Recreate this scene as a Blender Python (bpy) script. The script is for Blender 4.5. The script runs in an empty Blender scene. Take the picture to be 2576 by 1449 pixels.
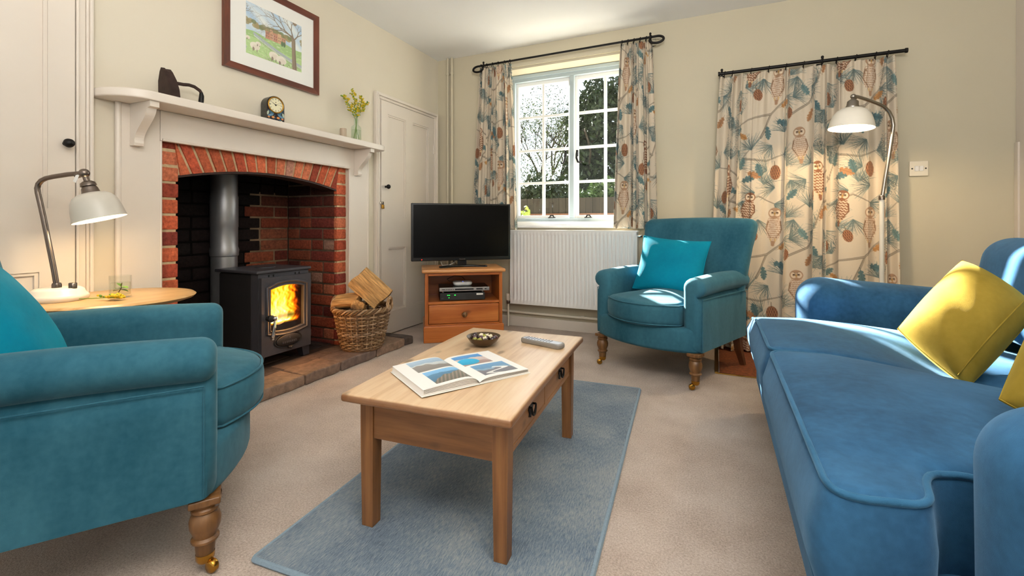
import bpy, bmesh, math, random
import numpy as np
from mathutils import Matrix, Vector, Euler
random.seed(7); rng = np.random.default_rng(7)
C = bpy.context.scene.collection
PI = math.pi; R = math.radians
def lin(c):
    if isinstance(c, str):
        c = [int(c[i:i+2], 16)/255 for i in (0, 2, 4)]
    return [x/12.92 if x <= .04045 else ((x+.055)/1.055)**2.4 for x in c[:3]]
# ------------------------------------------------------------------ shapes: every helper returns (verts, faces)
def rbox(sx, sy, sz, r=.006, n=2, mid=1, c=(0, 0, 0), rot=None, f=None):
    h = (sx/2, sy/2, sz/2); r = min(r, .999*min(h))
    ax = []
    for k in h:
        a = [-k + r*i/n for i in range(n)] + [-(k-r) + 2*(k-r)*i/mid for i in range(mid)] + [(k-r) + r*i/n for i in range(n+1)]
        ax.append(a)
    N = [len(a) for a in ax]; V = []; F = []; idx = {}
    def vid(i, j, k):
        if (i, j, k) not in idx:
            p = [ax[0][i], ax[1][j], ax[2][k]]
            q = [max(-(h[d]-r), min(h[d]-r, p[d])) for d in range(3)]
            d = [p[e]-q[e] for e in range(3)]; L = math.sqrt(sum(x*x for x in d))
            if L > 1e-9: p = [q[e] + r*d[e]/L for e in range(3)]
            idx[(i, j, k)] = len(V); V.append(tuple(p))
        return idx[(i, j, k)]
    for i in range(N[0]-1):
        for j in range(N[1]-1):
            F.append((vid(i, j, 0), vid(i, j+1, 0), vid(i+1, j+1, 0), vid(i+1, j, 0)))
            t = N[2]-1; F.append((vid(i, j, t), vid(i+1, j, t), vid(i+1, j+1, t), vid(i, j+1, t)))
    for i in range(N[0]-1):
        for k in range(N[2]-1):
            F.append((vid(i, 0, k), vid(i+1, 0, k), vid(i+1, 0, k+1), vid(i, 0, k+1)))
            t = N[1]-1; F.append((vid(i, t, k), vid(i, t, k+1), vid(i+1, t, k+1), vid(i+1, t, k)))
    for j in range(N[1]-1):
        for k in range(N[2]-1):
            F.append((vid(0, j, k), vid(0, j, k+1), vid(0, j+1, k+1), vid(0, j+1, k)))
            t = N[0]-1; F.append((vid(t, j, k), vid(t, j+1, k), vid(t, j+1, k+1), vid(t, j, k+1)))
    if f: V = [tuple(f(*v)) for v in V]
    return tx((V, F), c, rot)
def tx(vf, loc=(0, 0, 0), rot=None, sc=None):
    V, F = vf
    m = Matrix.Translation(loc)
    if rot is not None: m = m @ Euler(rot).to_matrix().to_4x4()
    if sc is not None: m = m @ Matrix.Diagonal((sc[0], sc[1], sc[2], 1))
    return ([tuple(m @ Vector(v)) for v in V], F)
def bx(x0, x1, y0, y1, z0, z1, r=0.0, n=2):
    c = ((x0+x1)/2, (y0+y1)/2, (z0+z1)/2); s = (abs(x1-x0), abs(y1-y0), abs(z1-z0))
    if r <= 0:
        x, y, z = s[0]/2, s[1]/2, s[2]/2
        V = [(-x, -y, -z), (x, -y, -z), (x, y, -z), (-x, y, -z), (-x, -y, z), (x, -y, z), (x, y, z), (-x, y, z)]
        return tx((V, [(0, 3, 2, 1), (4, 5, 6, 7), (0, 1, 5, 4), (1, 2, 6, 5), (2, 3, 7, 6), (3, 0, 4, 7)]), c)
    return rbox(*s, r=r, n=n, c=c)
def lathe(prof, n=32, loc=(0, 0, 0), rot=None, arc=2*PI):
    V = []; F = []
    for r, z in prof:
        for i in range(n):
            a = arc*i/n; V.append((max(r, 1e-5)*math.cos(a), max(r, 1e-5)*math.sin(a), z))
    for k in range(len(prof)-1):
        for i in range(n):
            j = (i+1) % n
            F.append((k*n+i, k*n+j, (k+1)*n+j, (k+1)*n+i))
    return tx((V, F), loc, rot)
def tube(pts, rad, n=8, closed=False, flat=1.0):
    P = [Vector(p) for p in pts]; m = len(P)
    rr = rad if isinstance(rad, (list, tuple)) else [rad]*m
    V = []; F = []; up = None
    for i in range(m):
        if closed: t = P[(i+1) % m] - P[i-1]
        else: t = P[min(i+1, m-1)] - P[max(i-1, 0)]
        t.normalize()
        if up is None:
            up = Vector((0, 0, 1)) if abs(t.z) < .9 else Vector((1, 0, 0))
        up = (up - t*up.dot(t)); up.normalize(); s = t.cross(up)
        for k in range(n):
            a = 2*PI*k/n
            V.append(tuple(P[i] + (s*math.cos(a) + up*math.sin(a)*flat)*rr[i]))
    for i in range(m if closed else m-1):
        for k in range(n):
            a, b = i*n, ((i+1) % m)*n; j = (k+1) % n
            F.append((a+k, a+j, b+j, b+k))
    if not closed:
        F.append(tuple(range(n-1, -1, -1))); F.append(tuple(range((m-1)*n, m*n)))
    return V, F
def loft(secs, cap=True, closed=True):
    n = len(secs[0]); V = [tuple(p) for s in secs for p in s]; F = []
    for i in range(len(secs)-1):
        for k in range(n if closed else n-1):
            j = (k+1) % n; F.append((i*n+k, i*n+j, (i+1)*n+j, (i+1)*n+k))
    if cap:
        F.append(tuple(range(n-1, -1, -1))); F.append(tuple(range((len(secs)-1)*n, len(secs)*n)))
    return V, F
def prism(poly, a, b, axis='z'):
    def p(u, v, w): return (u, v, w) if axis == 'z' else ((w, u, v) if axis == 'x' else (u, w, v))
    n = len(poly); V = [p(u, v, a) for u, v in poly] + [p(u, v, b) for u, v in poly]
    F = [tuple(range(n-1, -1, -1)), tuple(range(n, 2*n))] + [(i, (i+1) % n, n+(i+1) % n, n+i) for i in range(n)]
    return V, F
def slab(out, z0, z1, r=.03, crown=0.0, K=6, n=5, f=None, cen=None):
    """soft slab on a star-shaped outline"""
    O = np.array(out); c = O.mean(0) if cen is None else np.array(cen); m = len(O)
    d = O - c; L = np.linalg.norm(d, axis=1, keepdims=True); u = d/L
    rings = []
    for k in range(1, K): rings.append((k/K, None))
    V = [(c[0], c[1], z1+crown)]
    prof = []
    for k in range(1, K+1):
        s = k/K; prof.append(('s', s, z1 + crown*(1-s*s)**1.0))
    for k in range(1, n+1):
        a = PI/2*k/n; prof.append(('r', -r + r*math.sin(a), z1 - r + r*math.cos(a)))
    for k in range(0, n+1):
        a = PI/2*k/n; prof.append(('r', -r + r*math.cos(a), z0 + r - r*math.sin(a)))
    for kind, s, z in prof:
        P = c + u*(np.maximum(L - r, 0)*s) if kind == 's' else O + u*s
        V += [(x, y, z) for x, y in P]
    V.append((c[0], c[1], z0)); F = []
    for i in range(m): F.append((0, 1+i, 1+(i+1) % m))
    q = len(prof)
    for k in range(q-1):
        for i in range(m):
            j = (i+1) % m; F.append((1+k*m+i, 1+(k+1)*m+i, 1+(k+1)*m+j, 1+k*m+j))
    for i in range(m): F.append((1+q*m, 1+(q-1)*m+(i+1) % m, 1+(q-1)*m+i))
    if f: V = [tuple(f(*v)) for v in V]
    return V, F
def pillow(w, h, t, n=26, pinch=.07):
    V = []; F = []; idx = {}
    def vid(i, j, s):
        e = i in (0, n) or j in (0, n); key = (i, j, 0 if e else s)
        if key not in idx:
            u = math.sin((2*i/n-1)*PI/2); v = math.sin((2*j/n-1)*PI/2)
            zz = t/2*((1-abs(u)**2.4)*(1-abs(v)**2.4))**.55 if not e else 0
            zz *= 1+.05*math.sin(5*u+3*v)*(1-u*u)
            idx[key] = len(V); V.append((w/2*u*(1-pinch*(1-v*v)), h/2*v*(1-pinch*(1-u*u)), s*zz))
        return idx[key]
    for i in range(n):
        for j in range(n):
            F.append((vid(i, j, 1), vid(i+1, j, 1), vid(i+1, j+1, 1), vid(i, j+1, 1)))
            F.append((vid(i, j, -1), vid(i, j+1, -1), vid(i+1, j+1, -1), vid(i+1, j, -1)))
    return V, F
def pillow_edge(w, h, r, pinch=.07, n=20):
    P = []
    for k in range(n): u = math.sin((2*k/n-1)*PI/2); P.append((w/2*u*1, -h/2*(1-pinch*(1-u*u)), 0))
    for k in range(n): u = math.sin((2*k/n-1)*PI/2); P.append((w/2*(1-pinch*(1-u*u)), h/2*u, 0))
    for k in range(n): u = -math.sin((2*k/n-1)*PI/2); P.append((w/2*u, h/2*(1-pinch*(1-u*u)), 0))
    for k in range(n): u = -math.sin((2*k/n-1)*PI/2); P.append((-w/2*(1-pinch*(1-u*u)), h/2*u, 0))
    return tube(P, r, 6, True)
def rrect(w, h, r, n=6):
    P = []
    for cx, cy, a0 in ((w/2-r, h/2-r, 0), (-w/2+r, h/2-r, 90), (-w/2+r, -h/2+r, 180), (w/2-r, -h/2+r, 270)):
        for k in range(n+1): a = R(a0+90*k/n); P.append((cx+r*math.cos(a), cy+r*math.sin(a)))
    return P
def resample(P, m):
    P = np.array(P+[P[0]], float); d = np.r_[0, np.cumsum(np.linalg.norm(np.diff(P, axis=0), axis=1))]
    t = np.linspace(0, d[-1], m, endpoint=False)
    return [(a, b) for a, b in zip(np.interp(t, d, P[:, 0]), np.interp(t, d, P[:, 1]))]
def ico(r=1, n=10, m=7, sc=(1, 1, 1), loc=(0, 0, 0), rot=None):
    return tx(lathe([(r*math.sin(PI*k/m), -r*math.cos(PI*k/m)) for k in range(m+1)], n), loc, rot, sc)
# ------------------------------------------------------------------ objects
def ob(name, vfs, mat=None, parent=None, smooth=True, wn=False, cols=None, angle=50, loc=None, rot=None, recalc=True):
    if isinstance(vfs, tuple): vfs = [vfs]
    V = []; F = []; CC = []
    for i, (v, f) in enumerate(vfs):
        o = len(V); V += v; F += [tuple(a+o for a in q) for q in f]
        if cols is not None: CC += [cols[i]]*len(v) if np.ndim(cols[i]) < 2 else list(cols[i])
    me = bpy.data.meshes.new(name); me.from_pydata(V, [], F); me.update()
    if recalc: bm = bmesh.new(); bm.from_mesh(me); bmesh.ops.recalc_face_normals(bm, faces=bm.faces); bm.to_mesh(me); bm.free()
    o = bpy.data.objects.new(name, me); C.objects.link(o)
    finish(o, me, mat, smooth, wn, angle)
    if cols is not None:
        a = me.color_attributes.new('Col', 'FLOAT_COLOR', 'POINT')
        arr = np.ones((len(V), 4), np.float32); arr[:, :3] = np.array([c[:3] for c in CC]); a.data.foreach_set('color', arr.ravel())
    if parent: o.parent = parent
    if loc: o.location = loc
    if rot: o.rotation_euler = rot
    return o
def finish(o, me, mat, smooth=True, wn=False, angle=40):
    if mat: me.materials.append(mat)
    if smooth:
        me.polygons.foreach_set('use_smooth', [True]*len(me.polygons))
        if not wn: me.set_sharp_from_angle(angle=R(angle))
        else: o.modifiers.new('wn', 'WEIGHTED_NORMAL')
def gridmesh(name, X, Y, Z, col, mat, parent=None):
    """dense grid with painted vertex colours (numpy arrays nr x nc)"""
    nr, nc = X.shape; me = bpy.data.meshes.new(name)
    V = np.stack([X, Y, Z], -1).reshape(-1, 3).astype(np.float32)
    i = np.arange(nr*nc).reshape(nr, nc)
    F = np.stack([i[:-1, :-1], i[:-1, 1:], i[1:, 1:], i[1:, :-1]], -1).reshape(-1, 4).astype(np.int32)
    me.vertices.add(len(V)); me.vertices.foreach_set('co', V.ravel())
    me.loops.add(F.size); me.loops.foreach_set('vertex_index', F.ravel())
    me.polygons.add(len(F)); me.polygons.foreach_set('loop_start', np.arange(0, F.size, 4, dtype=np.int32))
    me.polygons.foreach_set('use_smooth', np.ones(len(F), bool))
    me.update(calc_edges=True); me.validate()
    a = me.color_attributes.new('Col', 'FLOAT_COLOR', 'POINT')
    c = np.ones((len(V), 4), np.float32); s = np.clip(col.reshape(-1, 3), 0, 1)
    c[:, :3] = np.where(s <= .04045, s/12.92, ((s+.055)/1.055)**2.4); a.data.foreach_set('color', c.ravel())
    me.materials.append(mat)
    o = bpy.data.objects.new(name, me); C.objects.link(o)
    if parent: o.parent = parent
    return o
def tag(o, label, cat, group=None):
    o['label'] = label; o['category'] = cat
    if group: o['group'] = group
    return o
def thing(name, label, cat, loc=(0, 0, 0), rz=0, group=None):
    o = bpy.data.objects.new(name, None); C.objects.link(o); o.empty_display_size = .1
    o.location = loc; o.rotation_euler = (0, 0, rz)
    return tag(o, label, cat, group)
def struct(o): o['kind'] = 'structure'; return o
def dup(root, loc, rz, label, group=None, name=None):
    r = root.copy(); C.objects.link(r); r.location = loc; r.rotation_euler = (0, 0, rz); r['label'] = label
    if group: r['group'] = group
    for ch in list(root.children):
        c = ch.copy(); C.objects.link(c); c.parent = r
        for g in ch.children:
            d = g.copy(); C.objects.link(d); d.parent = c
    return r
# ------------------------------------------------------------------ materials
def newmat(name):
    m = bpy.data.materials.new(name); m.use_nodes = True; nt = m.node_tree; b = nt.nodes['Principled BSDF']
    return m, nt, b
def nd(nt, t, **kw):
    n = nt.nodes.new(t)
    for k, v in kw.items():
        if k in n.inputs.keys() if hasattr(n.inputs, 'keys') else False: n.inputs[k].default_value = v
        else: setattr(n, k, v)
    return n
def coords(nt, scale=(1, 1, 1), rot=(0, 0, 0), kind='Object'):
    tc = nt.nodes.new('ShaderNodeTexCoord'); mp = nt.nodes.new('ShaderNodeMapping')
    mp.inputs['Scale'].default_value = scale; mp.inputs['Rotation'].default_value = rot
    nt.links.new(tc.outputs[kind], mp.inputs['Vector']); return mp.outputs['Vector']
def ramp(nt, fac, stops):
    r = nt.nodes.new('ShaderNodeValToRGB'); e = r.color_ramp.elements
    while len(e) > 1: e.remove(e[-1])
    for i, (p, c) in enumerate(stops):
        x = e[0] if i == 0 else e.new(p); x.position = p; x.color = (*lin(c), 1)
    nt.links.new(fac, r.inputs['Fac']); return r.outputs['Color']
def bump(nt, b, h, strength=.2, dist=.01):
    n = nt.nodes.new('ShaderNodeBump'); n.inputs['Strength'].default_value = strength; n.inputs['Distance'].default_value = dist
    nt.links.new(h, n.inputs['Height']); nt.links.new(n.outputs['Normal'], b.inputs['Normal'])
def noise(nt, vec, scale, detail=4, rough=.5):
    n = nt.nodes.new('ShaderNodeTexNoise'); n.inputs['Scale'].default_value = scale; n.inputs['Detail'].default_value = detail
    n.inputs['Roughness'].default_value = rough; nt.links.new(vec, n.inputs['Vector']); return n.outputs['Fac']
def mathn(nt, op, a, b):
    n = nt.nodes.new('ShaderNodeMath'); n.operation = op
    for i, x in enumerate((a, b)):
        if hasattr(x, 'node'): nt.links.new(x, n.inputs[i])
        else: n.inputs[i].default_value = x
    return n.outputs[0]
def mixc(nt, fac, a, b, mode='MIX'):
    n = nt.nodes.new('ShaderNodeMix'); n.data_type = 'RGBA'; n.blend_type = mode
    for s, x in ((n.inputs[0], fac), (n.inputs[6], a), (n.inputs[7], b)):
        if hasattr(x, 'node'): nt.links.new(x, s)
        elif isinstance(x, (int, float)): s.default_value = x
        else: s.default_value = (*lin(x), 1)
    return n.outputs[2]
def plain(name, col, rough=.5, metal=0, var=.06, vs=6, bs=0, bst=.1, spec=.5, sheen=0, coat=0, stretch=(1, 1, 1)):
    m, nt, b = newmat(name); v = coords(nt, stretch); l = lin(col)
    f = noise(nt, v, vs, 5)
    r = nt.nodes.new('ShaderNodeValToRGB'); e = r.color_ramp.elements
    e[0].position = .3; e[1].position = .7
    e[0].color = (*[x*(1-var) for x in l], 1); e[1].color = (*[min(1, x*(1+var)) for x in l], 1)
    nt.links.new(f, r.inputs['Fac']); nt.links.new(r.outputs['Color'], b.inputs['Base Color'])
    b.inputs['Roughness'].default_value = rough; b.inputs['Metallic'].default_value = metal
    b.inputs['Specular IOR Level'].default_value = spec
    if sheen:
        b.inputs['Sheen Weight'].default_value = sheen; b.inputs['Sheen Roughness'].default_value = .4
        b.inputs['Sheen Tint'].default_value = (*[min(1, x*1.5+.05) for x in l], 1)
    if coat: b.inputs['Coat Weight'].default_value = coat
    if bs: bump(nt, b, noise(nt, v, bs, 3), bst, .004)
    return m
def velvet(name, c0, c1, sheen=.5, vs=3, weave=900, tint=None, rough=.85):
    m, nt, b = newmat(name); v = coords(nt)
    f = noise(nt, coords(nt, (1, 1, .35)), vs, 6, .62); g = noise(nt, v, 60, 2)
    col = ramp(nt, mathn(nt, 'ADD', mathn(nt, 'MULTIPLY', f, .85), mathn(nt, 'MULTIPLY', g, .15)), [(.32, c0), (.68, c1)])
    nt.links.new(col, b.inputs['Base Color']); b.inputs['Roughness'].default_value = rough
    b.inputs['Specular IOR Level'].default_value = .15
    b.inputs['Sheen Weight'].default_value = sheen; b.inputs['Sheen Roughness'].default_value = .35
    b.inputs['Sheen Tint'].default_value = (*lin(tint or c1), 1)
    bump(nt, b, mathn(nt, 'ADD', noise(nt, v, weave, 1), mathn(nt, 'MULTIPLY', noise(nt, v, 14, 4), 2.2)), .25, .003)
    return m
def wood(name, c0, c1, c2, axis='y', scale=1.0, rough=.45, knots=True, coat=.15, ring=1.0, wv=.13):
    m, nt, b = newmat(name)
    st = {'x': (1.2, 9, 9), 'y': (9, 1.2, 9), 'z': (9, 9, 1.2)}[axis]
    v = coords(nt, tuple(s*scale for s in st))
    f = noise(nt, v, 2.2, 6, .6)
    w = nt.nodes.new('ShaderNodeTexWave'); w.inputs['Scale'].default_value = 1.1*ring; w.inputs['Distortion'].default_value = 5
    w.inputs['Detail'].default_value = 3; w.bands_direction = {'x': 'Y', 'y': 'X', 'z': 'X'}[axis]
    nt.links.new(v, w.inputs['Vector'])
    fine = noise(nt, coords(nt, tuple(q*(7 if q > 2*scale else 1.3) for q in (s_*scale for s_ in st))), 2.2, 3, .6)
    k = mathn(nt, 'ADD', mathn(nt, 'MULTIPLY', f, .75-wv), mathn(nt, 'ADD', mathn(nt, 'MULTIPLY', w.outputs['Fac'], wv), mathn(nt, 'MULTIPLY', fine, .25)))
    col = ramp(nt, k, [(.33, c0), (.5, c1), (.68, c2)])
    if knots:
        vo = nt.nodes.new('ShaderNodeTexVoronoi'); vo.inputs['Scale'].default_value = 2.3*scale
        st2 = {'x': (1, 2, 2), 'y': (2, 1, 2), 'z': (2, 2, 1)}[axis]
        nt.links.new(coords(nt, tuple(3*s for s in st2)), vo.inputs['Vector'])
        kf = ramp(nt, vo.outputs['Distance'], [(.08, 'ffffff'), (.19, '000000')])
        col = mixc(nt, mathn(nt, 'MULTIPLY', kf, .62), col, [x*.45 for x in [int(c0[i:i+2], 16)/255 for i in (0, 2, 4)]])
    nt.links.new(col, b.inputs['Base Color']); b.inputs['Roughness'].default_value = rough; b.inputs['Coat Weight'].default_value = coat
    b.inputs['Coat Roughness'].default_value = .35
    bump(nt, b, k, .12, .002); return m
def vcol(name, rough=.8, sheen=0, emit=0, nz=0, nscale=40, spec=.3, bs=0, st=(1, 1, 1)):
    m, nt, b = newmat(name); a = nt.nodes.new('ShaderNodeAttribute'); a.attribute_name = 'Col'
    c = a.outputs['Color']
    if nz:
        f = noise(nt, coords(nt, st), nscale, 5, .65)
        r = nt.nodes.new('ShaderNodeMapRange'); r.inputs[1].default_value = .25; r.inputs[2].default_value = .75
        r.inputs[3].default_value = 1-nz; r.inputs[4].default_value = 1+nz; nt.links.new(f, r.inputs[0])
        mm = nt.nodes.new('ShaderNodeVectorMath'); mm.operation = 'SCALE'; nt.links.new(c, mm.inputs[0]); nt.links.new(r.outputs[0], mm.inputs['Scale']); c = mm.outputs[0]
    nt.links.new(c, b.inputs['Base Color']); b.inputs['Roughness'].default_value = rough; b.inputs['Specular IOR Level'].default_value = spec
    if sheen: b.inputs['Sheen Weight'].default_value = sheen
    if emit: nt.links.new(c, b.inputs['Emission Color']); b.inputs['Emission Strength'].default_value = emit
    if bs: bump(nt, b, noise(nt, coords(nt, st), bs, 4), .7, .007)
    return m
def emis(name, col, s):
    m, nt, b = newmat(name); b.inputs['Base Color'].default_value = (*lin(col), 1)
    b.inputs['Emission Color'].default_value = (*lin(col), 1); b.inputs['Emission Strength'].default_value = s; return m
def glass(name, tint=(1, 1, 1), rough=0.0, thin=True):
    m, nt, b = newmat(name)
    if thin:  # thin sheet: mostly see-through with a fresnel reflection
        t = nt.nodes.new('ShaderNodeBsdfTransparent'); t.inputs['Color'].default_value = (*tint, 1)
        g = nt.nodes.new('ShaderNodeBsdfGlossy'); g.inputs['Roughness'].default_value = .02
        fr = nt.nodes.new('ShaderNodeLayerWeight'); fr.inputs['Blend'].default_value = .5
        fz = mathn(nt, 'ADD', mathn(nt, 'MULTIPLY', mathn(nt, 'POWER', fr.outputs['Facing'], 4.0), .5), .025)
        mx = nt.nodes.new('ShaderNodeMixShader'); o = nt.nodes['Material Output']
        nt.links.new(fz, mx.inputs[0]); nt.links.new(t.outputs[0], mx.inputs[1]); nt.links.new(g.outputs[0], mx.inputs[2])
        nt.links.new(mx.outputs[0], o.inputs['Surface'])
    else:
        b.inputs['Transmission Weight'].default_value = 1; b.inputs['IOR'].default_value = 1.4; b.inputs['Base Color'].default_value = (*tint, 1); b.inputs['Roughness'].default_value = rough
    return m
# ------------------------------------------------------------------ numpy painting canvas (sRGB values; used as vertex colour)
class Canvas:
    def __init__(s, w, h, ppm, bg):
        s.ppm = ppm; s.W = int(round(w*ppm)); s.H = int(round(h*ppm)); s.a = np.ones((s.H, s.W, 3))*np.array(bg)
    def _patch(s, x0, x1, y0, y1):
        ix = np.arange(int(math.floor(x0)), int(math.ceil(x1))+1); iy = np.arange(int(math.floor(y0)), int(math.ceil(y1))+1)
        X, Y = np.meshgrid(ix+.0, iy+.0); return np.ix_(iy % s.H, ix % s.W), X, Y
    def _put(s, sel, al, col):
        al = al[..., None]; s.a[sel] = s.a[sel]*(1-al) + np.asarray(col)*al
    def line(s, p, q, w, col, w2=None):
        k = s.ppm; x0, y0, x1, y1 = p[0]*k, p[1]*k, q[0]*k, q[1]*k; w *= k/2; w2 = w if w2 is None else w2*k/2; m = max(w, w2)+1.5
        sel, X, Y = s._patch(min(x0, x1)-m, max(x0, x1)+m, min(y0, y1)-m, max(y0, y1)+m)
        dx, dy = x1-x0, y1-y0; L = dx*dx+dy*dy+1e-9; t = np.clip(((X-x0)*dx+(Y-y0)*dy)/L, 0, 1)
        d = np.hypot(X-x0-t*dx, Y-y0-t*dy); al = np.clip(w+(w2-w)*t-d+.5, 0, 1); s._put(sel, al*min(1, max(.35, 2*m/2)), col)
    def path(s, P, w, col, w2=None):
        n = len(P)-1; w2 = w if w2 is None else w2
        for i in range(n): s.line(P[i], P[i+1], w+(w2-w)*i/n, col, w+(w2-w)*(i+1)/n)
    def ell(s, c, a, b, rot, col, tex=None, alpha=1):
        k = s.ppm; cx, cy = c[0]*k, c[1]*k; a *= k; b *= k; m = max(a, b)+1.5
        sel, X, Y = s._patch(cx-m, cx+m, cy-m, cy+m); ca, sa = math.cos(rot), math.sin(rot)
        U = ((X-cx)*ca+(Y-cy)*sa)/a; Vv = (-(X-cx)*sa+(Y-cy)*ca)/b
        r = np.hypot(U, Vv); al = np.clip((1-r)*min(a, b)+.5, 0, 1)*alpha
        cc = np.ones(X.shape+(3,))*np.asarray(col)
        if tex is not None: cc = tex(U, Vv, cc)
        s._put(sel, al, cc)
    def sample(s, u, v):
        x = u*s.ppm; y = v*s.ppm; x0 = np.floor(x).astype(int); y0 = np.floor(y).astype(int); fx = (x-x0)[..., None]; fy = (y-y0)[..., None]
        g = lambda i, j: s.a[j % s.H, i % s.W]
        return (g(x0, y0)*(1-fx)+g(x0+1, y0)*fx)*(1-fy) + (g(x0, y0+1)*(1-fx)+g(x0+1, y0+1)*fx)*fy
def hx(c): return np.array([int(c[i:i+2], 16)/255 for i in (0, 2, 4)])
# ------------------------------------------------------------------ shared materials
M = {}
M['wall'] = plain('cream_paint', 'D8CFBC', .85, var=.02, vs=2, bs=90, bst=.05, spec=.2)
M['wall_shaded'] = plain('cream_paint_shaded', 'C8BFA7', .85, var=.02, vs=2, bs=90, bst=.05, spec=.2)  # same cream paint darkened: weaker light on the window wall is in the colour
M['ceil'] = plain('ceiling_paint', 'F2F2F0', .9, var=.01, vs=2, bs=60, bst=.05, spec=.1)
M['trim'] = plain('off_white_paint', 'DDD3C6', .38, var=.02, vs=3, bs=40, bst=.05)
M['white'] = plain('white_gloss_paint', 'ECEBE8', .3, var=.015, vs=4)
M['winblue'] = plain('grey_blue_paint', 'A9B8BE', .35, var=.02)
M['black'] = plain('black_iron', '1B1918', .45, metal=.6, var=.15, vs=30, bs=60, bst=.15)
M['iron'] = plain('rusty_iron', '3B2A25', .55, metal=.5, var=.3, vs=30, bs=80, bst=.3)
M['blackp'] = plain('black_plastic', '0B0B0C', .25, var=.05)
M['screen'] = plain('screen_black', '040405', .25, var=.02, spec=.12)
M['stove'] = plain('stove_paint', '45444A', .48, metal=.35, var=.05, vs=40, bs=260, bst=.06)
M['stoved'] = plain('stove_dark_paint', '2A2829', .5, metal=.3, var=.06, vs=40, bs=260, bst=.06)
M['soot'] = plain('soot', '0E0C0B', .95, var=.3, vs=9, bs=20, bst=.4, spec=.1)
M['steel'] = plain('brushed_steel', '9C948A', .3, metal=1, var=.05, vs=20)
M['pewter'] = plain('pewter_metal', '7A6F66', .32, metal=1, var=.06, vs=20)
M['chrome'] = plain('chrome', 'D5D2CC', .12, metal=1, var=.02)
M['flue'] = plain('flue_steel', '9A9A9C', .42, metal=.75, var=.12, vs=5, stretch=(1, 1, .2))
M['brass'] = plain('brass', 'B8893A', .25, metal=1, var=.08, vs=30)
M['cream'] = plain('cream_enamel', 'E6DFD0', .3, var=.01)
M['lampw'] = plain('lamp_enamel', 'CFC9BC', .3, var=.02)
M['teal'] = velvet('teal_upholstery', '1A4C5E', '407384', .4, 3, 900, 'A8C4CC')
M['turq'] = velvet('turquoise_linen', '00748E', '0087A0', .2, 5, 500, '40B8CA')
M['blue'] = velvet('blue_velvet', '112E47', '386990', .55, 1.7, 1200, '8CB4D4')
M['pipe'] = velvet('velvet_piping', '22506E', '38698C', .5, 4, 1200, '9CC4E0')
M['yellow'] = velvet('yellow_velvet', '7E6A1E', 'A08634', .4, 4, 1200, 'D8C468')
M['pine'] = wood('stripped_pine', '7C5029', '9C6B3E', 'B28352', 'y', 1.0, .42)
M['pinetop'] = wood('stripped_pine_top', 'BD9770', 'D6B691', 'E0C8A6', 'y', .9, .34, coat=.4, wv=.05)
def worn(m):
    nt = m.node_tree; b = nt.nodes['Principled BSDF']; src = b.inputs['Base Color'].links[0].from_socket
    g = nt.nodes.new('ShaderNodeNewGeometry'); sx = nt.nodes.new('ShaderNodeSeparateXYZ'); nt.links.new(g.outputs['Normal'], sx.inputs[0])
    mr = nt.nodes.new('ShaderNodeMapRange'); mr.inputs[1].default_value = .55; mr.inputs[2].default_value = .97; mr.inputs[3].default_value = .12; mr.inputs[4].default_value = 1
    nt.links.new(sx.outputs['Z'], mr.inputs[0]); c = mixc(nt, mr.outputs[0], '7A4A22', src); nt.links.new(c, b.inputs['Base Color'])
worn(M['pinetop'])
M['pinex'] = wood('stripped_pine_cross', '6A4322', '895B32', '9E6E40', 'x', 1.0, .45)
M['pinez'] = wood('stripped_pine_leg', '6A4322', '895B32', '9E6E40', 'z', 1.0, .45, knots=False)
M['orange'] = wood('orange_pine', '9C4F18', 'B9682A', 'C97C3A', 'x', .8, .33, coat=.3)
M['orangetop'] = wood('orange_pine_top', 'B57238', 'CB8A4E', 'D69C62', 'x', .8, .3, coat=.35)
M['orangez'] = wood('orange_pine_upright', '9C4F18', 'B9682A', 'C97C3A', 'z', .8, .33, knots=False)
M['oak'] = wood('pale_oak', 'B08653', 'C79F6B', 'D6B483', 'y', .9, .4, knots=False)
M['legwood'] = wood('turned_oak', '553718', '6E4A26', '835C34', 'z', 1.4, .42, knots=False)
M['darkleg'] = wood('dark_wood', '4A2A17', '5E381F', '6E4427', 'z', 1.2, .45, knots=False)
M['frame'] = wood('mahogany', '4C2418', '63301F', '733C28', 'y', 1.6, .35, knots=False)
M['framez'] = wood('mahogany_upright', '4C2418', '63301F', '733C28', 'z', 1.6, .35, knots=False)
M['paper'] = plain('paper', 'F0EEE9', .7, var=.01)
M['pvc'] = plain('cream_plastic', 'E4DBC8', .35, var=.01)
M['glass'] = glass('window_glass', (.97, .98, .98))
M['tumbler'] = glass('tumbler_glass', (.97, .98, .97))
M['bottle'] = glass('green_bottle_glass', (.95, .985, .965))
M['water'] = glass('water', (.95, .96, .92))
M['vc'] = vcol('painted', .6)
M['cloth'] = vcol('printed_linen', .85, sheen=.15, nz=.05, nscale=400, spec=.1)
M['brickm'] = vcol('brick_clay', .85, nz=.5, nscale=60, spec=.2, bs=80)
M['stone'] = vcol('hearth_stone', .6, nz=.45, nscale=22, spec=.35, bs=35)
M['mortar'] = plain('lime_mortar', 'BFA884', .95, var=.2, vs=30, bs=80, bst=.5, spec=.1)
M['wicker'] = vcol('wicker', .55, nz=.3, nscale=60)
M['bark'] = vcol('split_wood', .8, nz=.75, nscale=9, bs=12, st=(.8, 8, 8))
M['print'] = vcol('print_ink', .5)
M['fire'] = None
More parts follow.
